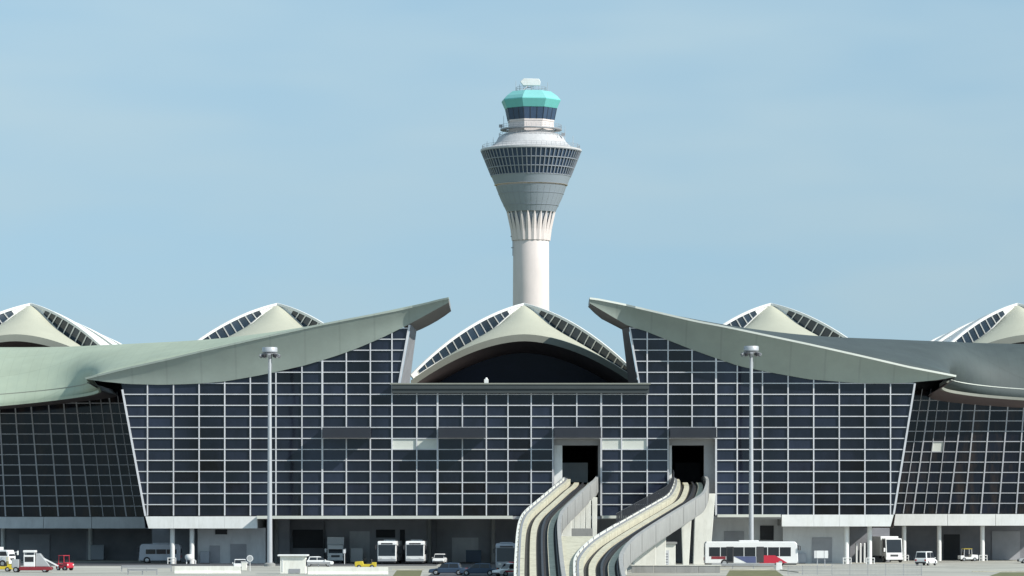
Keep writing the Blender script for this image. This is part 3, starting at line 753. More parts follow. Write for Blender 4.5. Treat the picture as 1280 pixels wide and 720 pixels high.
# ------------------------------------------------------------------ guideways
def zdeck(u): return 11.1-0.0685*u if u > 0 else 11.1
def make_path(kn):
    pts = smooth_curve([(x, -u, 0) for u, x in kn], 90)
    return [Vector((p.x, p.y, zdeck(-p.y))) for p in pts]
LEFT = make_path([(-12,10.1),(0,9.9),(9,9.35),(18,8.5),(43,6.4),(64.7,4.6),(80,3.75),(102,3.3),(149,3.0),(172,3.0)])
RIGHT = make_path([(-12,25.1),(0,25.0),(12,24.6),(36,22.8),(51,20.7),(75,17.0),(98,13.5),(117,10.9),(136,9.2),(152,8.7),(172,8.5)])
def frame(path, i):
    a = path[max(0, i-1)]; b = path[min(len(path)-1, i+1)]; t = (b-a); t.z = 0; t.normalize()
    return Vector((-t.y, t.x, 0))
def sweep(path, prof, i0=0, i1=None):
    i1 = len(path)-1 if i1 is None else i1
    n = len(prof); rows = []
    for i in range(i0, i1+1):
        s = frame(path, i); rows.append([path[i]+s*l+Vector((0,0,z)) for l, z in prof])
    q = MB(); vs = [p for r in rows for p in r]; m = len(rows); fs = []
    for k in range(m-1):
        for j in range(n): fs.append((k*n+j, k*n+(j+1) % n, (k+1)*n+(j+1) % n, (k+1)*n+j))
    fs += [tuple(range(n)), tuple(range((m-1)*n, m*n))[::-1]]
    return q.add(vs, fs)
def rect(l0, l1, z0, z1): return [(l0,z0),(l1,z0),(l1,z1),(l0,z1)]
def idx(path, u): return min(range(len(path)), key=lambda i: abs(-path[i].y-u))
def across(path, i, l, dz):
    return path[i]+frame(path, i)*l+Vector((0,0,dz))
def guideway(path, label, side):
    g = thing('train_guideway', label, 'guideway', (0,0,0), 0, 'train guideways into the terminal')
    ow = 2.1
    sweep(path, rect(-2.55, 1.69, -0.9, 0.0)).build('deck', 'track_dark', g, smooth=True)
    led = sweep(path, rect(-2.55, -1.80, 0.003, 0.72)).build('walkway_ledge', 'concrete_cream', g, smooth=True)
    sweep(path, rect(-2.80, -2.553, -1.1, 0.95)).build('parapet', 'concrete_white', g, smooth=True)
    sweep(path, [(1.70,-1.25),(1.95,-1.3),(ow,-1.0),(ow,1.08),(1.70,1.12)]).build('parapet', 'concrete_pale', g, smooth=True)
    for l in (-0.95, 0.95): sweep(path, rect(l-.33, l+.33, 0.003, 0.24)).build('running_beam', 'concrete_cream', g, smooth=True)
    sweep(path, [(-.11,.003),(.11,.003),(.11,.06),(.03,.09),(.03,.27),(.11,.3),(.11,.35),(-.11,.35),(-.11,.3),(-.03,.27),(-.03,.09),(-.11,.06)]).build('guide_beam', 'dark_metal', g)
    sweep(path, rect(1.50, 1.60, 0.25, 0.55)).build('power_rail', 'dark_metal', g)
    sweep(path, rect(-2.42, -2.22, 0.723, 0.86)).build('cable_tray', 'steel_grey', led)
    for i in range(9, len(path)-2, 7):            # dark movement joints in the outer wall
        MB().bar(across(path, i, ow+.008, -.98), across(path, i, ow+.008, 1.05), .07, .03, frame(path, i)).build('joint', 'track_dark', g)
        MB().bar(across(path, i, -2.5, .725), across(path, i, -1.87, .725), .07, .012, Vector((0,0,1))).build('joint', 'track_dark', led)
    for i in range(4, len(path)-2, 3):
        MB().bar(across(path, i, -2.54, .74), across(path, i, -2.54, 1.12), .12, .08).build('cable_bracket', 'steel_grey', led)
    return g
GL = guideway(LEFT, 'concrete train guideway that drops from the portal beside the blue shaded gap, left of the forked infill slab', -1)
GR = guideway(RIGHT, 'wider swinging concrete train guideway with picket railing and tapered white piers beneath', 1)
GL['label'] = 'concrete train guideway coming out of the portal beside the pale wall panel, without picket railing'
for g in (GL, GR): del g['group']
# infill slab between the two guideways
i0, i1 = idx(LEFT, 106), idx(LEFT, 170)
us = [106+7*k for k in range(10)]
slab = thing('infill_slab', 'cream concrete infill slab wedged between the two train guideways', 'slab', (5.3, -106, 0))
for a, b in zip(us, us[1:]):
    b -= 0.12
    c = [across(LEFT, idx(LEFT,a), 2.13, .55), across(RIGHT, idx(RIGHT,a), -2.83, .55), across(RIGHT, idx(RIGHT,b), -2.83, .55), across(LEFT, idx(LEFT,b), 2.13, .55)]
    for p, uu in zip(c, (a, a, b, b)): p.y = -uu; p.z = zdeck(uu)+.62
    if c[1].x-c[0].x < .1: continue
    bt = [Vector((p.x, p.y, 0.0)) for p in c]
    o = MB().add(c+bt, [(0,1,2,3),(7,6,5,4),(0,4,5,1),(1,5,6,2),(2,6,7,3),(3,7,4,0)]).build('slab_panel', 'concrete_cream', slab)
    o.location = -slab.location
# picket railing along the outer ledge of the curving guideway
q = MB(); ia, ib = idx(RIGHT, 3), idx(RIGHT, 92); prev = None
for i in range(ia, ib):
    p = across(RIGHT, i, -2.68, 0.95); n = across(RIGHT, i+1, -2.68, 0.95)
    for k in range(4):
        a = p.lerp(n, k/4); q.bar(a, a+Vector((0,0,1.15)), 0.05 if k else 0.10, 0.05)
    for h in (0.15, 1.15): q.bar(p+Vector((0,0,h)), n+Vector((0,0,h)), 0.06, 0.06, Vector((0,0,1)))
o = q.build('railing', 'dark_metal', GR)
# piers
def pier(parent, px, Y, w0, w1, ztop, dep=1.4, lean=0.0, m='concrete_white'):
    X = gx(px, Y)
    return MB().prism([(X-w0/2, 0), (X+w0/2, 0), (X+w1/2+lean, ztop), (X-w1/2+lean, ztop)], Y-dep/2, Y+dep/2).build('pier', m, parent, bevel=0.05)
pier(GR, 876.5, -6, 2.25, 2.7, zdeck(6)-0.95, 1.6, 0.55)
pier(GR, 857, -30, 0.75, 1.5, zdeck(30)-.95, 1.2, 0.1)
pier(GR, 825, -58, 1.35, 1.45, zdeck(58)-.95, 1.3)
pier(GR, 806, -70, 2.6, 2.6, zdeck(70)-.95, 1.2)
pier(GR, 770, -92, 2.4, 2.4, zdeck(92)-.95, 1.2); pier(GR, 762, -110, 2.2, 2.2, zdeck(110)-.95, 1.2)
for px, Y in ((743,-14),(735,-20),(728,-27),(721,-34)): pier(GL, px, Y, 0.55, 0.75, zdeck(-Y)-.95, 0.9)
pier(GL, 706, -56, 1.6, 1.6, zdeck(56)-.95, 1.2); pier(GL, 690, -80, 2.4, 2.4, zdeck(80)-.95, 1.2); pier(GL, 716, -8, 2.0, 2.0, zdeck(8)-.95, 1.2)
c = thing('service_cabin', 'white service cabin with louvred door tucked under the curving guideway', 'cabin', (gx(818,-40), -40, 0))
MB().box(-2.7, 2.7, 0, 4, 0, 3.1).build('wall', 'concrete_white', c, bevel=.03); MB().box(-2.9, 2.9, -0.3, 4.2, 3.103, 3.35).build('roof', 'concrete_grey', c)
dr = MB().box(0.3, 1.9, -0.07, -0.004, 0.05, 2.3).build('door', 'wall_grey', c)
for k in range(5): MB().box(0.45, 1.75, -.10, -.072, .35+.35*k, .5+.35*k).build('louvre', 'steel_grey', dr)
MB().box(-2.3, -1.0, -.06, -.004, 1.5, 2.6).build('window', 'veh_window', c)
w_ = thing('low_wall', 'low grey concrete wall at the foot of the guideway piers', 'wall', (gx(845,-78), -78, 0))
for k in range(4): MB().box(-5.2+2.6*k, -5.2+2.6*k+2.56, -0.2, 0.2, 0, 0.85).build('wall_panel', 'concrete_grey', w_, bevel=.03)
MB().box(-5.3, 5.3, -.28, .28, .853, .95).build('coping', 'concrete_white', w_)
q = MB().box(-1.0,1.0,-.25,.25,0,6.0)
w2 = tag(q.build('retaining_wall', 'concrete_grey'), 'grey retaining wall between guideway pillars under the pale slab edge', 'wall'); w2.location = (gx(726,-45), -45, 0); w2.scale = (1.5,1,.85)

# ------------------------------------------------------------------ light masts
def mast(px, pyb, pyt, label):
    Y = gy(pyb); h = P(0, pyt, Y).z
    t = thing('light_mast', label, 'light mast', (gx(px, Y), Y, 0), 0, 'apron light masts')
    MB().tube((0,0,0.35),(0,0,h-0.5),0.36,0.20,14).build('pole', 'pole', t, smooth=True)
    MB().lathe([(0,0),(0.75,0),(0.75,0.35),(0.45,0.5),(0,0.5)], 16).build('base', 'concrete_grey', t, smooth=True)
    fr = MB().lathe([(0.25,h-1.05),(1.05,h-0.95),(1.1,h-0.8),(0.25,h-0.75)], 20).build('headframe', 'steel_grey', t, smooth=True)
    MB().lathe([(0,h),(0.95,h-.02),(1.02,h-.12),(1.02,h-.62),(0.9,h-.72),(0,h-.72)], 20).build('head_cover', 'pole', t, smooth=True)
    for k in range(10):
        a = 2*math.pi*k/10; q = MB().box(-.2,.2,-.28,.10,-.26,.14); q.box(-.16,.16,-.31,-.281,-.2,.1)
        o = q.build('floodlight', 'dark_metal' if k % 2 else 'steel_grey', t, bevel=.03); o.location = (1.15*math.sin(a), -1.15*math.cos(a), h-1.05); o.rotation_euler = (0.5, 0, a)
    for k in range(3):
        MB().tube((0.2*math.cos(k*2.1),.2*math.sin(k*2.1),h-.8),(.3*math.cos(k*2.1),.3*math.sin(k*2.1),h-3),.03,.03,5).build('cable', 'steel_grey', t)
    return t
mast(337.2, 708, 434, 'tall grey floodlight mast standing near the white booth')
mast(939, 706.5, 432.5, 'tall grey floodlight mast standing in front of the red striped bus')

# ------------------------------------------------------------------ vehicles (front to local +x, right side to local -y)
def wheels(p, xs, W, r, wd=0.26):
    for x in xs:
        for s in (-1, 1):
            y = s*(W/2-wd/2+0.01)
            t = MB().tube((0,-wd/2,0),(0,wd/2,0),r,r,18).build('wheel', 'tyre', p, smooth=True); t.location = (x, y, r)
            MB().tube((0,s*(wd/2+.004)-.01,0),(0,s*(wd/2+.004)+.01,0),r*.58,r*.5,14).build('rim', 'rim', t, smooth=True)
def side(p, name, m, poly, W, e=0.012, both=True):
    for s in ((-1, 1) if both else (-1,)):
        MB().prism(poly, s*(W/2+e), s*(W/2-0.05)).build(name, m, p)
def plate(p, name, m, x, y0, y1, z0, z1, dx=0.0, th=0.04):
    """plate across the vehicle's nose or tail, leaning dx from bottom to top"""
    return MB().add([(x,y0,z0),(x,y1,z0),(x+dx,y1,z1),(x+dx,y0,z1),(x-th,y0,z0),(x-th,y1,z0),(x+dx-th,y1,z1),(x+dx-th,y0,z1)],
        [(0,1,2,3),(7,6,5,4),(0,4,5,1),(1,5,6,2),(2,6,7,3),(3,7,4,0)]).build(name, m, p)
def bus(label, px, pyb, rz, L=11.5, W=2.55, H=3.15, body='veh_white', livery=None, name='airport_bus', group=None, off=0.0):
    Y = gy(pyb)
    t = thing(name, label, 'bus', (gx(px, Y), Y+off, 0), rz, group); h = L/2
    b = MB().prism([(-h,.4),(h-.15,.4),(h,.75),(h,1.1),(h-.12,H-.3),(h-.4,H),(-h+.2,H),(-h,H-.35)], -W/2, W/2).build('body', body, t, bevel=.10)
    MB().box(-h+.1, h-.2, -W/2+.1, W/2-.1, .22, .42).build('underbody', 'bumper', t)
    n = max(3, int(L/1.55)); wl = (L-1.4)/n
    for k in range(n):
        x0 = -h+.5+wl*k; z0 = 1.35
        side(t, 'window', 'veh_window', [(x0+.05,z0),(x0+wl-.05,z0),(x0+wl-.05,H-.75),(x0+.05,H-.75)], W)
    plate(t, 'windscreen', 'veh_window', h+.015, -W/2+.14, W/2-.14, 1.15, H-.5, -.10)
    plate(t, 'destination_board', 'bumper', h-.085, -W/2+.5, W/2-.5, H-.44, H-.24, -.05)
    plate(t, 'bumper', 'veh_silver', h+.05, -W/2+.08, W/2-.08, .42, .72, 0, .12)
    for s in (-1, 1):
        plate(t, 'headlight', 'lamp', h+.03, s*(W/2-.5)-.18, s*(W/2-.5)+.18, .78, .96)
        m_ = MB().bar((h-.1,s*(W/2-.05),H-.5),(h+.28,s*(W/2+.18),H-.62),.05,.05,Vector((0,0,1))); m_.box(h+.2,h+.32,s*(W/2+.20)-.1,s*(W/2+.20)+.1,H-1.15,H-.6)
        m_.build('mirror', 'bumper', t)
        plate(t, 'tail_light', 'lamp_red', -h-.01, s*(W/2-.3)-.12, s*(W/2-.3)+.12, .8, 1.2)
    plate(t, 'rear_window', 'veh_window', -h-.012+.03, -W/2+.35, W/2-.35, 1.5, H-.7)
    wheels(t, (-h*.58, h*.62), W, .48)
    MB().box(-1.6, 1.0, -.8, .8, H+.002, H+.16).build('roof_unit', body, t, bevel=.05)
    if livery: livery(t, L, W, H)
    return t
def shuttle_livery(t, L, W, H):
    h = L/2
    side(t, 'red_panel', 'veh_red', [(1.05,.45),(4.3,.45),(4.75,.5),(3.1,1.48),(1.05,1.48)], W, .022)
    side(t, 'blue_panel', 'veh_blue', [(-2.3,1.33),(-.6,.48),(.6,.48),(.6,1.33)], W, .022)
    side(t, 'maroon_panel', 'veh_darkred', [(-5.3,.98),(-3.4,.98),(-3.4,1.33),(-5.3,1.33)], W, .022)
    for x in (-3.3, .68): side(t, 'door', 'bumper', [(x,.5),(x+.95,.5),(x+.95,H-.68),(x,H-.68)], W, .03)
    side(t, 'door_pane', 'veh_window', [(-3.2,.7),(-2.5,.7),(-2.5,H-.85),(-3.2,H-.85)], W, .04)
bus('long white shuttle bus with red and blue side panels behind the light mast', 938.5, 708, 0.0, 12.3, 2.6, 3.3, livery=shuttle_livery, name='shuttle_bus')
bus('white bus facing out from the bay, parked nearer the catering truck', 486, 705.3, R(-93), 10.5, 2.6, 3.2, group='buses parked nose out in the bay', off=5)
bus('white bus facing out from the bay, parked nearer the small white car', 519.5, 705.3, R(-91), 10.5, 2.6, 3.2, group='buses parked nose out in the bay', off=5)
bus('pale blue-grey coach standing close beside the guideway with its big windscreen outward', 633, 714, R(-90), 9.5, 2.6, 3.3, 'veh_grey', name='coach', off=5)
bus('small grey minibus parked side-on in the shade left of the white fascia', 189, 706, R(180), 5.8, 2.2, 2.75, 'veh_grey', name='minibus', off=13)

def car(label, px, pyb, rz, L=4.1, W=1.72, H=1.48, body='veh_white', name='car', cat='car', van=False, off=0.0):
    Y = gy(pyb); t = thing(name, label, cat, (gx(px, Y), Y+off, 0), rz); h = L/2
    bt = .80 if not van else .95
    MB().prism([(-h,.30),(h-.1,.26),(h,.45),(h-.08,.68),(h*.5,bt),(-h+.05,bt+.03),(-h,.7)], -W/2, W/2).build('body', body, t, bevel=.07)
    rf = -h+.12 if van else -h*.72
    prof = [(h*.52,bt-.03),(h*.14,H-.04),(-.1,H),(rf+.25,H-.03),(rf,bt+.0)] if not van else [(h*.62,bt-.03),(h*.30,H-.05),(0,H),(rf+.12,H-.02),(rf,bt)]
    n = len(prof); k1 = .93; k2 = .80
    def hw(z): return W/2*(k1+(k2-k1)*(z-bt)/(H-bt))
    vs = [(x, -hw(z), z) for x, z in prof]+[(x, hw(z), z) for x, z in prof]
    MB().add(vs, [tuple(range(n)), tuple(range(n,2*n))[::-1]]+[(i+n,(i+1)%n+n,(i+1)%n,i) for i in range(n)]).build('cabin', body, t, bevel=.05)
    # glazing set a little proud of the cabin
    def gl(a, b, w0, w1, nm):
        d = Vector((a[1]-b[1], 0, b[0]-a[0])); d.normalize(); d = d if d.z > 0 else -d
        A = Vector((a[0],0,a[1])); B = Vector((b[0],0,b[1])); A2 = A.lerp(B,.1); B2 = A.lerp(B,.88)
        q = [A2+Vector((0,-w0,0)),A2+Vector((0,w0,0)),B2+Vector((0,w1,0)),B2+Vector((0,-w1,0))]
        MB().add([p+d*.015 for p in q]+[p-d*.03 for p in q], [(0,1,2,3),(7,6,5,4),(0,4,5,1),(1,5,6,2),(2,6,7,3),(3,7,4,0)]).build(nm, 'veh_window', t)
    gl(prof[0], prof[1], hw(bt)-.1, hw(H)-.06, 'windscreen'); gl(prof[-1], prof[-2], hw(bt)-.12, hw(H)-.08, 'rear_window')
    xa, xb = rf+.22, h*.44 if not van else h*.52
    for s in (-1, 1):
        for a, b in ((xa, (xa+xb)/2-.05), ((xa+xb)/2+.03, xb)):
            zt = H-.12; z0 = bt+.06; bt_ = b-(.30 if b == xb else 0)
            q = [(a,z0),(b,z0),(bt_,zt),(a+(.12 if a == xa else 0),zt)]
            vs = [(x, s*(hw(z)+.012), z) for x, z in q]+[(x, s*(hw(z)-.03), z) for x, z in q]
            MB().add(vs, [(0,1,2,3),(7,6,5,4),(0,4,5,1),(1,5,6,2),(2,6,7,3),(3,7,4,0)]).build('side_window', 'veh_window', t)
        plate(t, 'headlight', 'lamp', h+.005, s*(W/2-.3)-.16, s*(W/2-.3)+.16, .50, .64, -.04)
        plate(t, 'tail_light', 'lamp_red', -h+.02, s*(W/2-.2)-.1, s*(W/2-.2)+.1, .6, .85)
        MB().box(h*.42,h*.48,s*(W/2+.02),s*(W/2+.16),bt+.02,bt+.14).build('mirror', body, t)
    plate(t, 'bumper', 'bumper', h+.02, -W/2+.1, W/2-.1, .28, .44, 0, .1); plate(t, 'bumper', 'bumper', -h+.09, -W/2+.1, W/2-.1, .30, .5, 0, .12)
    wheels(t, (-h*.62, h*.62), W, .31, .2)
    return t
car('small white van with dark rear window parked tail out beside a white column', 1157.5, 706.8, R(62), 4.0, 1.75, 1.9, 'veh_white', 'van', 'van', True)
car('silver car half hidden at the column by the far wall shutter', 1291, 704.3, R(180), 4.2, 1.7, 1.5, 'veh_silver')
car('small white car parked beside the two buses in the bay', 549, 705.5, R(-95), 3.9, 1.65, 1.45, 'veh_white', off=3)
car('small white car facing out beside the round traffic mirror', 300, 712.5, R(-84), 3.6, 1.65, 1.35, 'veh_white')
car('low white car behind the barrier blocks beside the booth', 398, 708.2, R(4), 4.0, 1.7, 1.35, 'veh_white')
car('dark blue car parked with its roof just above the road edge', 560, 719, R(174), 4.2, 1.7, 1.42, 'veh_navy')
car('dark blue car parked nose to tail with another, nearer the guideway', 598, 719.5, R(178), 4.2, 1.7, 1.42, 'veh_navy')
def fire_stripe(t):
    side(t, 'red_stripe', 'veh_red', [(-1.5,.5),(1.2,.5),(1.4,.66),(-1.6,.66)], 1.75, .015)
t = car('white patrol car with a red side stripe beside the guideway wall', 640, 720.5, R(-150), 4.2, 1.75, 1.5, 'veh_white', 'patrol_car'); fire_stripe(t)
MB().box(-.15,.15,-.5,.5,1.503,1.62).build('light_bar', 'veh_red', t, bevel=.03)

def truck(label, px, pyb, rz, W=2.4, boxh=3.7, cabh=2.5, L=6.5, boxm='veh_silver', off=0.0, name='box_truck'):
    Y = gy(pyb); t = thing(name, label, 'truck', (gx(px, Y), Y+off, 0), rz); h = L/2
    MB().prism([(h-1.7,.55),(h-.05,.55),(h,.8),(h,1.35),(h-.28,cabh),(h-1.7,cabh+.02)], -W/2+.1, W/2-.1).build('cab', 'veh_white', t, bevel=.08)
    MB().box(-h, h-1.85, -W/2, W/2, .95, boxh).build('cargo_box', boxm, t, bevel=.04)
    MB().box(-h+.1, h-.3, -.45, .45, .55, .93).build('chassis', 'bumper', t)
    plate(t, 'windscreen', 'veh_window', h-.005, -W/2+.24, W/2-.24, 1.42, cabh-.15, -.25)
    side(t, 'side_window', 'veh_window', [(h-1.3,1.45),(h-.2,1.45),(h-.38,cabh-.2),(h-1.3,cabh-.2)], W-.2)
    plate(t, 'grille', 'bumper', h+.015, -.6, .6, .85, 1.15); plate(t, 'bumper', 'veh_white', h+.1, -W/2+.08, W/2-.08, .42, .75, 0, .15)
    for s in (-1, 1):
        plate(t, 'headlight', 'lamp', h+.02, s*(W/2-.42)-.17, s*(W/2-.42)+.17, .86, 1.06)
        q = MB().bar((h-.2,s*(W/2-.12),1.9),(h+.12,s*(W/2+.15),1.95),.05,.05,Vector((0,0,1))); q.box(h+.06,h+.18,s*(W/2+.2)-.12,s*(W/2+.2)+.12,1.55,2.1); q.build('mirror', 'veh_white', t)
    wheels(t, (-h*.55, h-.85), W, .45)
    return t
truck('catering truck with pale raised box and dark windscreen facing out by the column', 418, 704.2, R(-88), 2.4, 3.75, 2.6, 7, off=4, name='catering_truck')
truck('large white box truck angled out between white columns', 1110, 703.2, R(-74), 2.75, 3.75, 3.45, 6.5, 'veh_white', off=3)

def tug(label, px, pyb, rz, body, roof=True, L=2.9, W=1.5, off=0.0, name='baggage_tug', canopy='veh_white'):
    Y = gy(pyb); t = thing(name, label, 'tug', (gx(px, Y), Y+off, 0), rz); h = L/2
    MB().prism([(-h,.28),(h-.08,.28),(h,.45),(h-.02,.92),(h*.25,1.0),(h*.18,.62),(-h*.55,.62),(-h*.6,.85),(-h,.85)], -W/2, W/2).build('body', body, t, bevel=.05)
    MB().box(-.75,-.15,-.5,.5,.65,.78).build('seat', 'bumper', t, bevel=.04); MB().box(-.82,-.70,-.5,.5,.79,1.25).build('seat_back', 'bumper', t, bevel=.04)
    MB().tube((h*.22,.25,.98),(h*.02,.25,1.25),.03,.03,6).build('steering_column', 'bumper', t)
    MB().lathe([(.13,0),(.18,.02),(.18,.05),(.13,.04)], 12).build('steering_wheel', 'bumper', t).location = (h*.02,.25,1.24)
    if roof:
        for x in (h*.3, -h*.6):
            for s in (-1, 1): MB().bar((x,s*(W/2-.08),.8),(x*.92,s*(W/2-.12),1.78),.05,.05).build('post', body, t)
        MB().box(-h*.65,h*.34,-W/2+.03,W/2-.03,1.783,1.86).build('canopy', canopy, t, bevel=.03)
    for s in (-1, 1): plate(t, 'headlight', 'lamp', h+.01, s*.5-.1, s*.5+.1, .62, .78)
    wheels(t, (-h*.6, h*.6), W, .28, .2)
    return t
tug('yellow baggage tug with flat roof beside the red-based loader', 1, 714.5, R(180), 'veh_yellow')
tug('small red tractor parked alone on the apron beside the loader', 81, 713, R(-35), 'veh_red', True, 1.9, 1.2, name='tow_tractor', canopy='veh_red')
tug('low yellow open tug behind the white barrier blocks', 457, 711.3, R(180), 'veh_yellow', False, 2.7, 1.4, name='open_tug')
tug('white baggage tug with yellow canopy parked beside a white column under the building', 1210, 701.5, R(10), 'veh_white', True, 2.7, 1.5, name='baggage_tug', canopy='veh_yellow')
# loader with red base
Y = gy(715.5); t = thing('belt_loader', 'white and grey loader vehicle on a dark red low base', 'loader', (gx(41, Y), Y, 0))
MB().prism([(-1.5,.25),(2.2,.25),(2.35,.45),(2.2,.66),(-1.5,.66)], -.95, .95).build('base', 'veh_darkred', t, bevel=.05)
MB().box(-2.4,-1.55,-.85,.85,.5,1.55).build('engine_cover', 'veh_silver', t, bevel=.08)
cb = MB().box(-1.0,.35,-.8,.8,.665,2.05).build('cab', 'veh_white', t, bevel=.06); MB().box(-1.05,.40,-.85,.85,2.35,2.62).build('roof', 'veh_white', t, bevel=.05)
for x in (-.95,.25):
    for s in (-.72,.72): MB().box(x,x+.07,s-.035,s+.035,2.05,2.35).build('post', 'veh_white', t)
MB().box(-.85,.2,-.815,-.79,1.25,1.85).build('window', 'veh_window', cb)
MB().prism([(.42,.67),(2.1,.67),(1.9,1.0),(.9,2.25),(.42,2.25)], -.6, .6).build('machine_housing', 'veh_silver', t, bevel=.06)
MB().bar((1.2,0,1.7),(3.0,0,.75),.5,.14,Vector((0,0,1))).build('conveyor', 'veh_white', t); wheels(t, (-1.9, 1.5), 1.85, .33, .22)
# cab roof seen beyond the yellow tug
truck('white truck cab behind the yellow tug at the dark wing', -6, 708.5, R(-20), 2.2, 2.6, 2.2, 5.0, 'veh_white', name='flatbed_truck')

# ------------------------------------------------------------------ street furniture
def cylpost(p, x, y, h, r=.05, m='veh_white'): return MB().tube((x,y,0),(x,y,h),r,r,8).build('post', m, p)
Y = gy(717.8); t = thing('booth', 'white guard booth with flat overhanging roof and hatch', 'booth', (gx(366, Y), Y, 0))
MB().box(-1.45,1.45,0,2.6,0.05,2.05).build('wall', 'concrete_white', t, bevel=.03); MB().box(-1.75,1.72,-.35,2.9,2.053,2.25).build('roof', 'white_panel', t, bevel=.06)
MB().box(-.45,.85,-.05,-.004,.15,.62).build('hatch', 'steel_grey', t); MB().box(1.452,1.5,.6,1.8,.9,1.7).build('side_window', 'veh_window', t); MB().box(-1.6,1.6,-.1,2.7,0,.047).build('plinth', 'concrete_grey', t)
MB().box(-1.2,-1.12,-.06,-.004,.3,1.9).build('downpipe', 'veh_white', t)
def barrier(px, pyb, L, label, group, h=.85):
    Y = gy(pyb); t = MB().prism([(-.3,0),(.3,0),(.28,.12),(.12,.35),(.1,h),(-.1,h),(-.12,.35),(-.28,.12)], -L/2, L/2).build('barrier_block', 'concrete_white', None, bevel=.02)
    t.location = (gx(px, Y), Y, 0); t.rotation_euler = (0,0,R(90+random.uniform(-.8,.8))); return tag(t, label, 'barrier', group)
for px, l in ((239,'pale concrete barrier block with its end at the galvanised crash rail'),(280,'pale concrete barrier block with its end at the stubby marker block')): barrier(px, 717, 3.86, l, 'barrier row by the mirror')
for px, l in ((400.5,'pale concrete barrier block touching the white booth'),(431,'pale concrete barrier block in the middle of the row, before the catering truck'),(466,'pale concrete barrier block ending the row below the yellow open tug, at the grass verge')): barrier(px, 718.2, 2.85 if px < 460 else 3.5, l, 'barrier row by the booth')
Y = gy(714); t = thing('traffic_mirror', 'round white traffic mirror on a thin post beside a small white car', 'mirror', (gx(312.5, Y), Y, 0))
cylpost(t, 0, 0, 1.3, .04); o = MB().tube((0,-.05,0),(0,.05,0),.40,.36,18).build('mirror_disc', 'veh_white', t); o.location = (0,-.06,1.55)
MB().tube((0,-.058,0),(0,-.052,0),.32,.32,18).build('glass', 'veh_silver', o)
Y = gy(713); t = thing('marker_post', 'stubby white marker block at the front of the small white car', 'post', (gx(306, Y), Y-1.2, 0)); MB().box(-.33,.33,-.2,.2,0,1.0).build('block', 'concrete_white', t, bevel=.05); MB().box(-.36,.36,-.23,.23,1.002,1.1).build('cap', 'veh_white', t)
# hoop guards round column feet
def guard(px, Y, label):
    t = thing('column_guard', label, 'guard', (gx(px, Y), Y-1.0, 0), 0, 'white hoop guards at the column feet')
    for x in (-.55, .55): MB().tube((x,0,0),(x,0,.85),.06,.06,8).build('leg', 'veh_white', t)
    MB().tube((-.6,0,.82),(.6,0,.82),.06,.06,8).build('top_rail', 'veh_white', t); MB().tube((-.55,0,.4),(.55,0,.4),.045,.045,8).build('mid_rail', 'veh_white', t)
for px, Y, l in ((215.5,1.3,'white hoop guard at the foot of the round column beside the grey minibus'),(1058,1.4,'white hoop guard at the foot of the round column next to the notice board'),
    (1087,1.2,'white hoop guard at the foot of the column between the pipe trio and box truck'),(1130,35.2,'white hoop guard at the column foot between the box truck and white van'),(1228,35.2,'white hoop guard at the column foot beside the baggage tug')): guard(px, Y, l)
t = thing('water_cart', 'round white tank cart beside the column next to the grey wall', 'cart', (gx(236.5,1), 0.6, 0))
o = MB().lathe([(0,.5),(.4,.52),(.55,.7),(.58,1.0),(.5,1.25),(.2,1.35),(0,1.36)], 16).build('tank', 'veh_white', t, smooth=True)
for x in (-.3,.3): MB().box(x-.06,x+.06,-.25,-.13,0,.56).build('leg', 'veh_white', t)
MB().bar((.3,0,1.1),(1.0,0,.35),.12,.12).build('handle', 'veh_white', t); MB().box(.85,1.0,-.1,.1,0,.4).build('leg', 'veh_white', t)
# notice boards
Y = gy(707.5); t = thing('notice_board', 'white three-panel notice board on two legs beside the shuttle bus', 'sign', (gx(1026.5, Y), Y, 0))
for x0, x1 in ((-.92,-.72),(-.66,.36),(.42,.92)): MB().box(x0,x1,-.06,.06,1.05,2.05).build('panel', 'veh_white', t)
for x in (-.5,.5): MB().box(x-.05,x+.05,.065,.15,0,2.0).build('leg', 'pole', t)
MB().box(-.95,.95,.062,.12,1.5,1.58).build('cross_rail', 'pole', t)
Y = gy(713); o = MB().prism([(-.42,0),(.42,0),(.34,.95),(-.34,.95)], -.25, .25).build('traffic_barrier', 'veh_white', None, bevel=.05); o.location = (gx(973.5,Y),Y,0); tag(o, 'white plastic traffic barrier standing in front of the red bus panel', 'barrier')
for px in (1070.5, 1075.5, 1080.5):
    o = thing('pipe_bollard', 'thin white pipe bollard in the trio between two round columns', 'bollard', (gx(px, 12), 12, 0), 0, 'white pipes between the columns')
    MB().tube((0,0,0),(0,0,2.7),.14,.14,10).build('pipe', 'veh_white', o, smooth=True); MB().lathe([(.14,2.7),(.10,2.8),(0,2.82)], 10).build('cap', 'veh_white', o)
# mesh fence on the right, crash rail on the left
def fence(px0, px1, pyb, h, label, n, name='mesh_fence', m='steel_grey'):
    Y = gy(pyb); x0, x1 = gx(px0, Y), gx(px1, Y); t = thing(name, label, 'fence', ((x0+x1)/2, Y, 0)); hw = (x1-x0)/2
    for k in range(n+1):
        x = -hw+2*hw*k/n; MB().bar((x,0,0),(x,0,h+.1),.07,.07).build('post', m, t)
        if k < n:
            q = MB(); s = 2*hw/n
            for j in range(1, 14): q.bar((x+s*j/14,0,.08),(x+s*j/14,0,h),.022,.022)
            for z in (.1, h*.5, h): q.bar((x,0,z),(x+s,0,z),.04,.04,Vector((0,0,1)))
            q.build('mesh_panel', m, t)
    return t
fence(1040, 1152, 719.5, 1.25, 'pale grey wire mesh fence along the apron in front of the columns', 5)
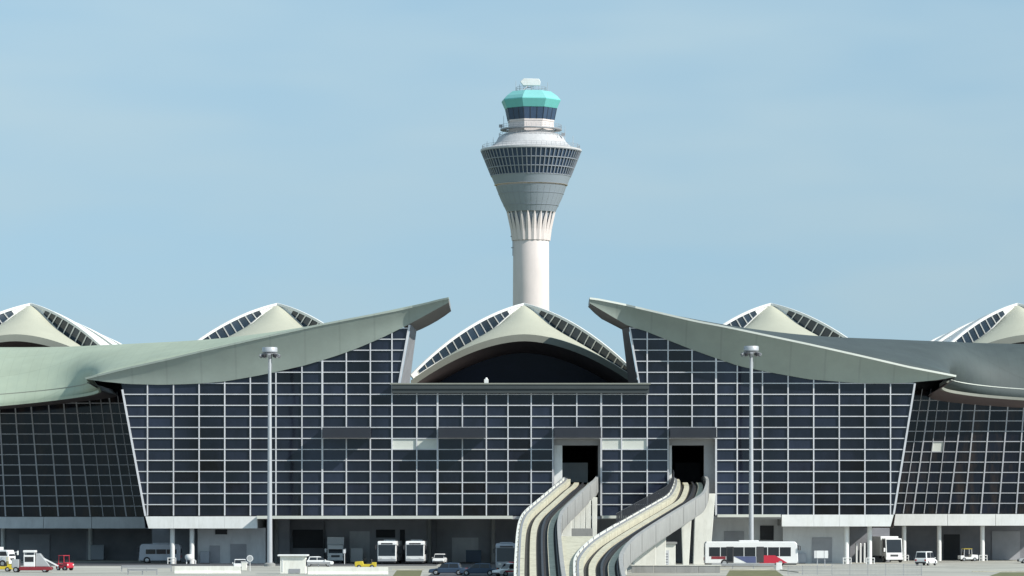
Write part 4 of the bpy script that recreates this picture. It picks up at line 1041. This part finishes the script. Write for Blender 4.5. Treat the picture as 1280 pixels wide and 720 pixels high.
# clutter kept in the bays
def crate(px, Y, w, h, m, label):
    t = thing('equipment_cabinet', label, 'cabinet', (gx(px, Y), Y, 0)); b = MB().box(-w/2,w/2,-.4,.4,.08,h).build('case', m, t, bevel=.03)
    MB().box(-w/2+.1,-.03,-.43,-.403,.2,h-.15).build('door', m, b); MB().box(.03,w/2-.1,-.43,-.403,.2,h-.15).build('door', m, b); MB().box(-w/2+.05,w/2-.05,-.35,.35,0,.078).build('plinth', 'bumper', t)
crate(256, 5.2, 1.3, 1.7, 'veh_grey', 'grey equipment cabinet against the pale wall beside the tank cart')
crate(446, 12, 1.8, 2.1, 'veh_silver', 'silver equipment cabinet in the bay between catering truck and first bus')
crate(592, 14, 2.2, 1.8, 'veh_navy', 'dark blue equipment cabinet in front of the pale shutter behind the dark cars')
crate(122, 44, 2.0, 2.3, 'veh_grey', 'grey equipment cabinet in the dark wing bay beside the round column')
crate(1000, 3.8, 1.6, 1.5, 'veh_grey', 'grey equipment cabinet against the wall between shuttle bus and notice board')
fence(985, 1040, 718.6, .95, 'short grey wire mesh fence beside the grass verge', 3)
def rail_(px0, px1, pyb, label, name='crash_rail'):
    Y = gy(pyb); x0, x1 = gx(px0, Y), gx(px1, Y); t = thing(name, label, 'rail', ((x0+x1)/2, Y, 0)); hw = (x1-x0)/2
    n = max(2, int(hw))
    for k in range(n+1):
        x = -hw+2*hw*k/n; MB().box(x-.06,x+.06,.03,.15,0,.72).build('post', 'steel_grey', t)
    MB().add([(sx*hw, y, z) for sx in (-1, 1) for y, z in ((0,.42),(-.07,.48),(0,.56),(-.07,.64),(0,.72))], [(i,i+1,i+6,i+5) for i in range(4)]).build('beam', 'veh_silver', t)
rail_(152, 214, 714.5, 'galvanised crash rail beside the end of the concrete barrier row'); rail_(160, 196, 718.5, 'galvanised crash rail over the dry verge, nearer than its twin')
rail_(890, 968, 711.6, 'long galvanised crash rail in front of the shuttle bus'); rail_(384, 412, 709.3, 'short white rail in front of the low white car')
Y = gy(705); o = thing('sign_post', 'slim white post sign beside the catering truck', 'sign', (gx(431.5,Y), Y-2, 0)); MB().tube((0,0,0),(0,0,2.0),.05,.05,8).build('post', 'veh_white', o); MB().box(-.16,.16,-.08,-.055,1.5,2.05).build('plate', 'veh_white', o)
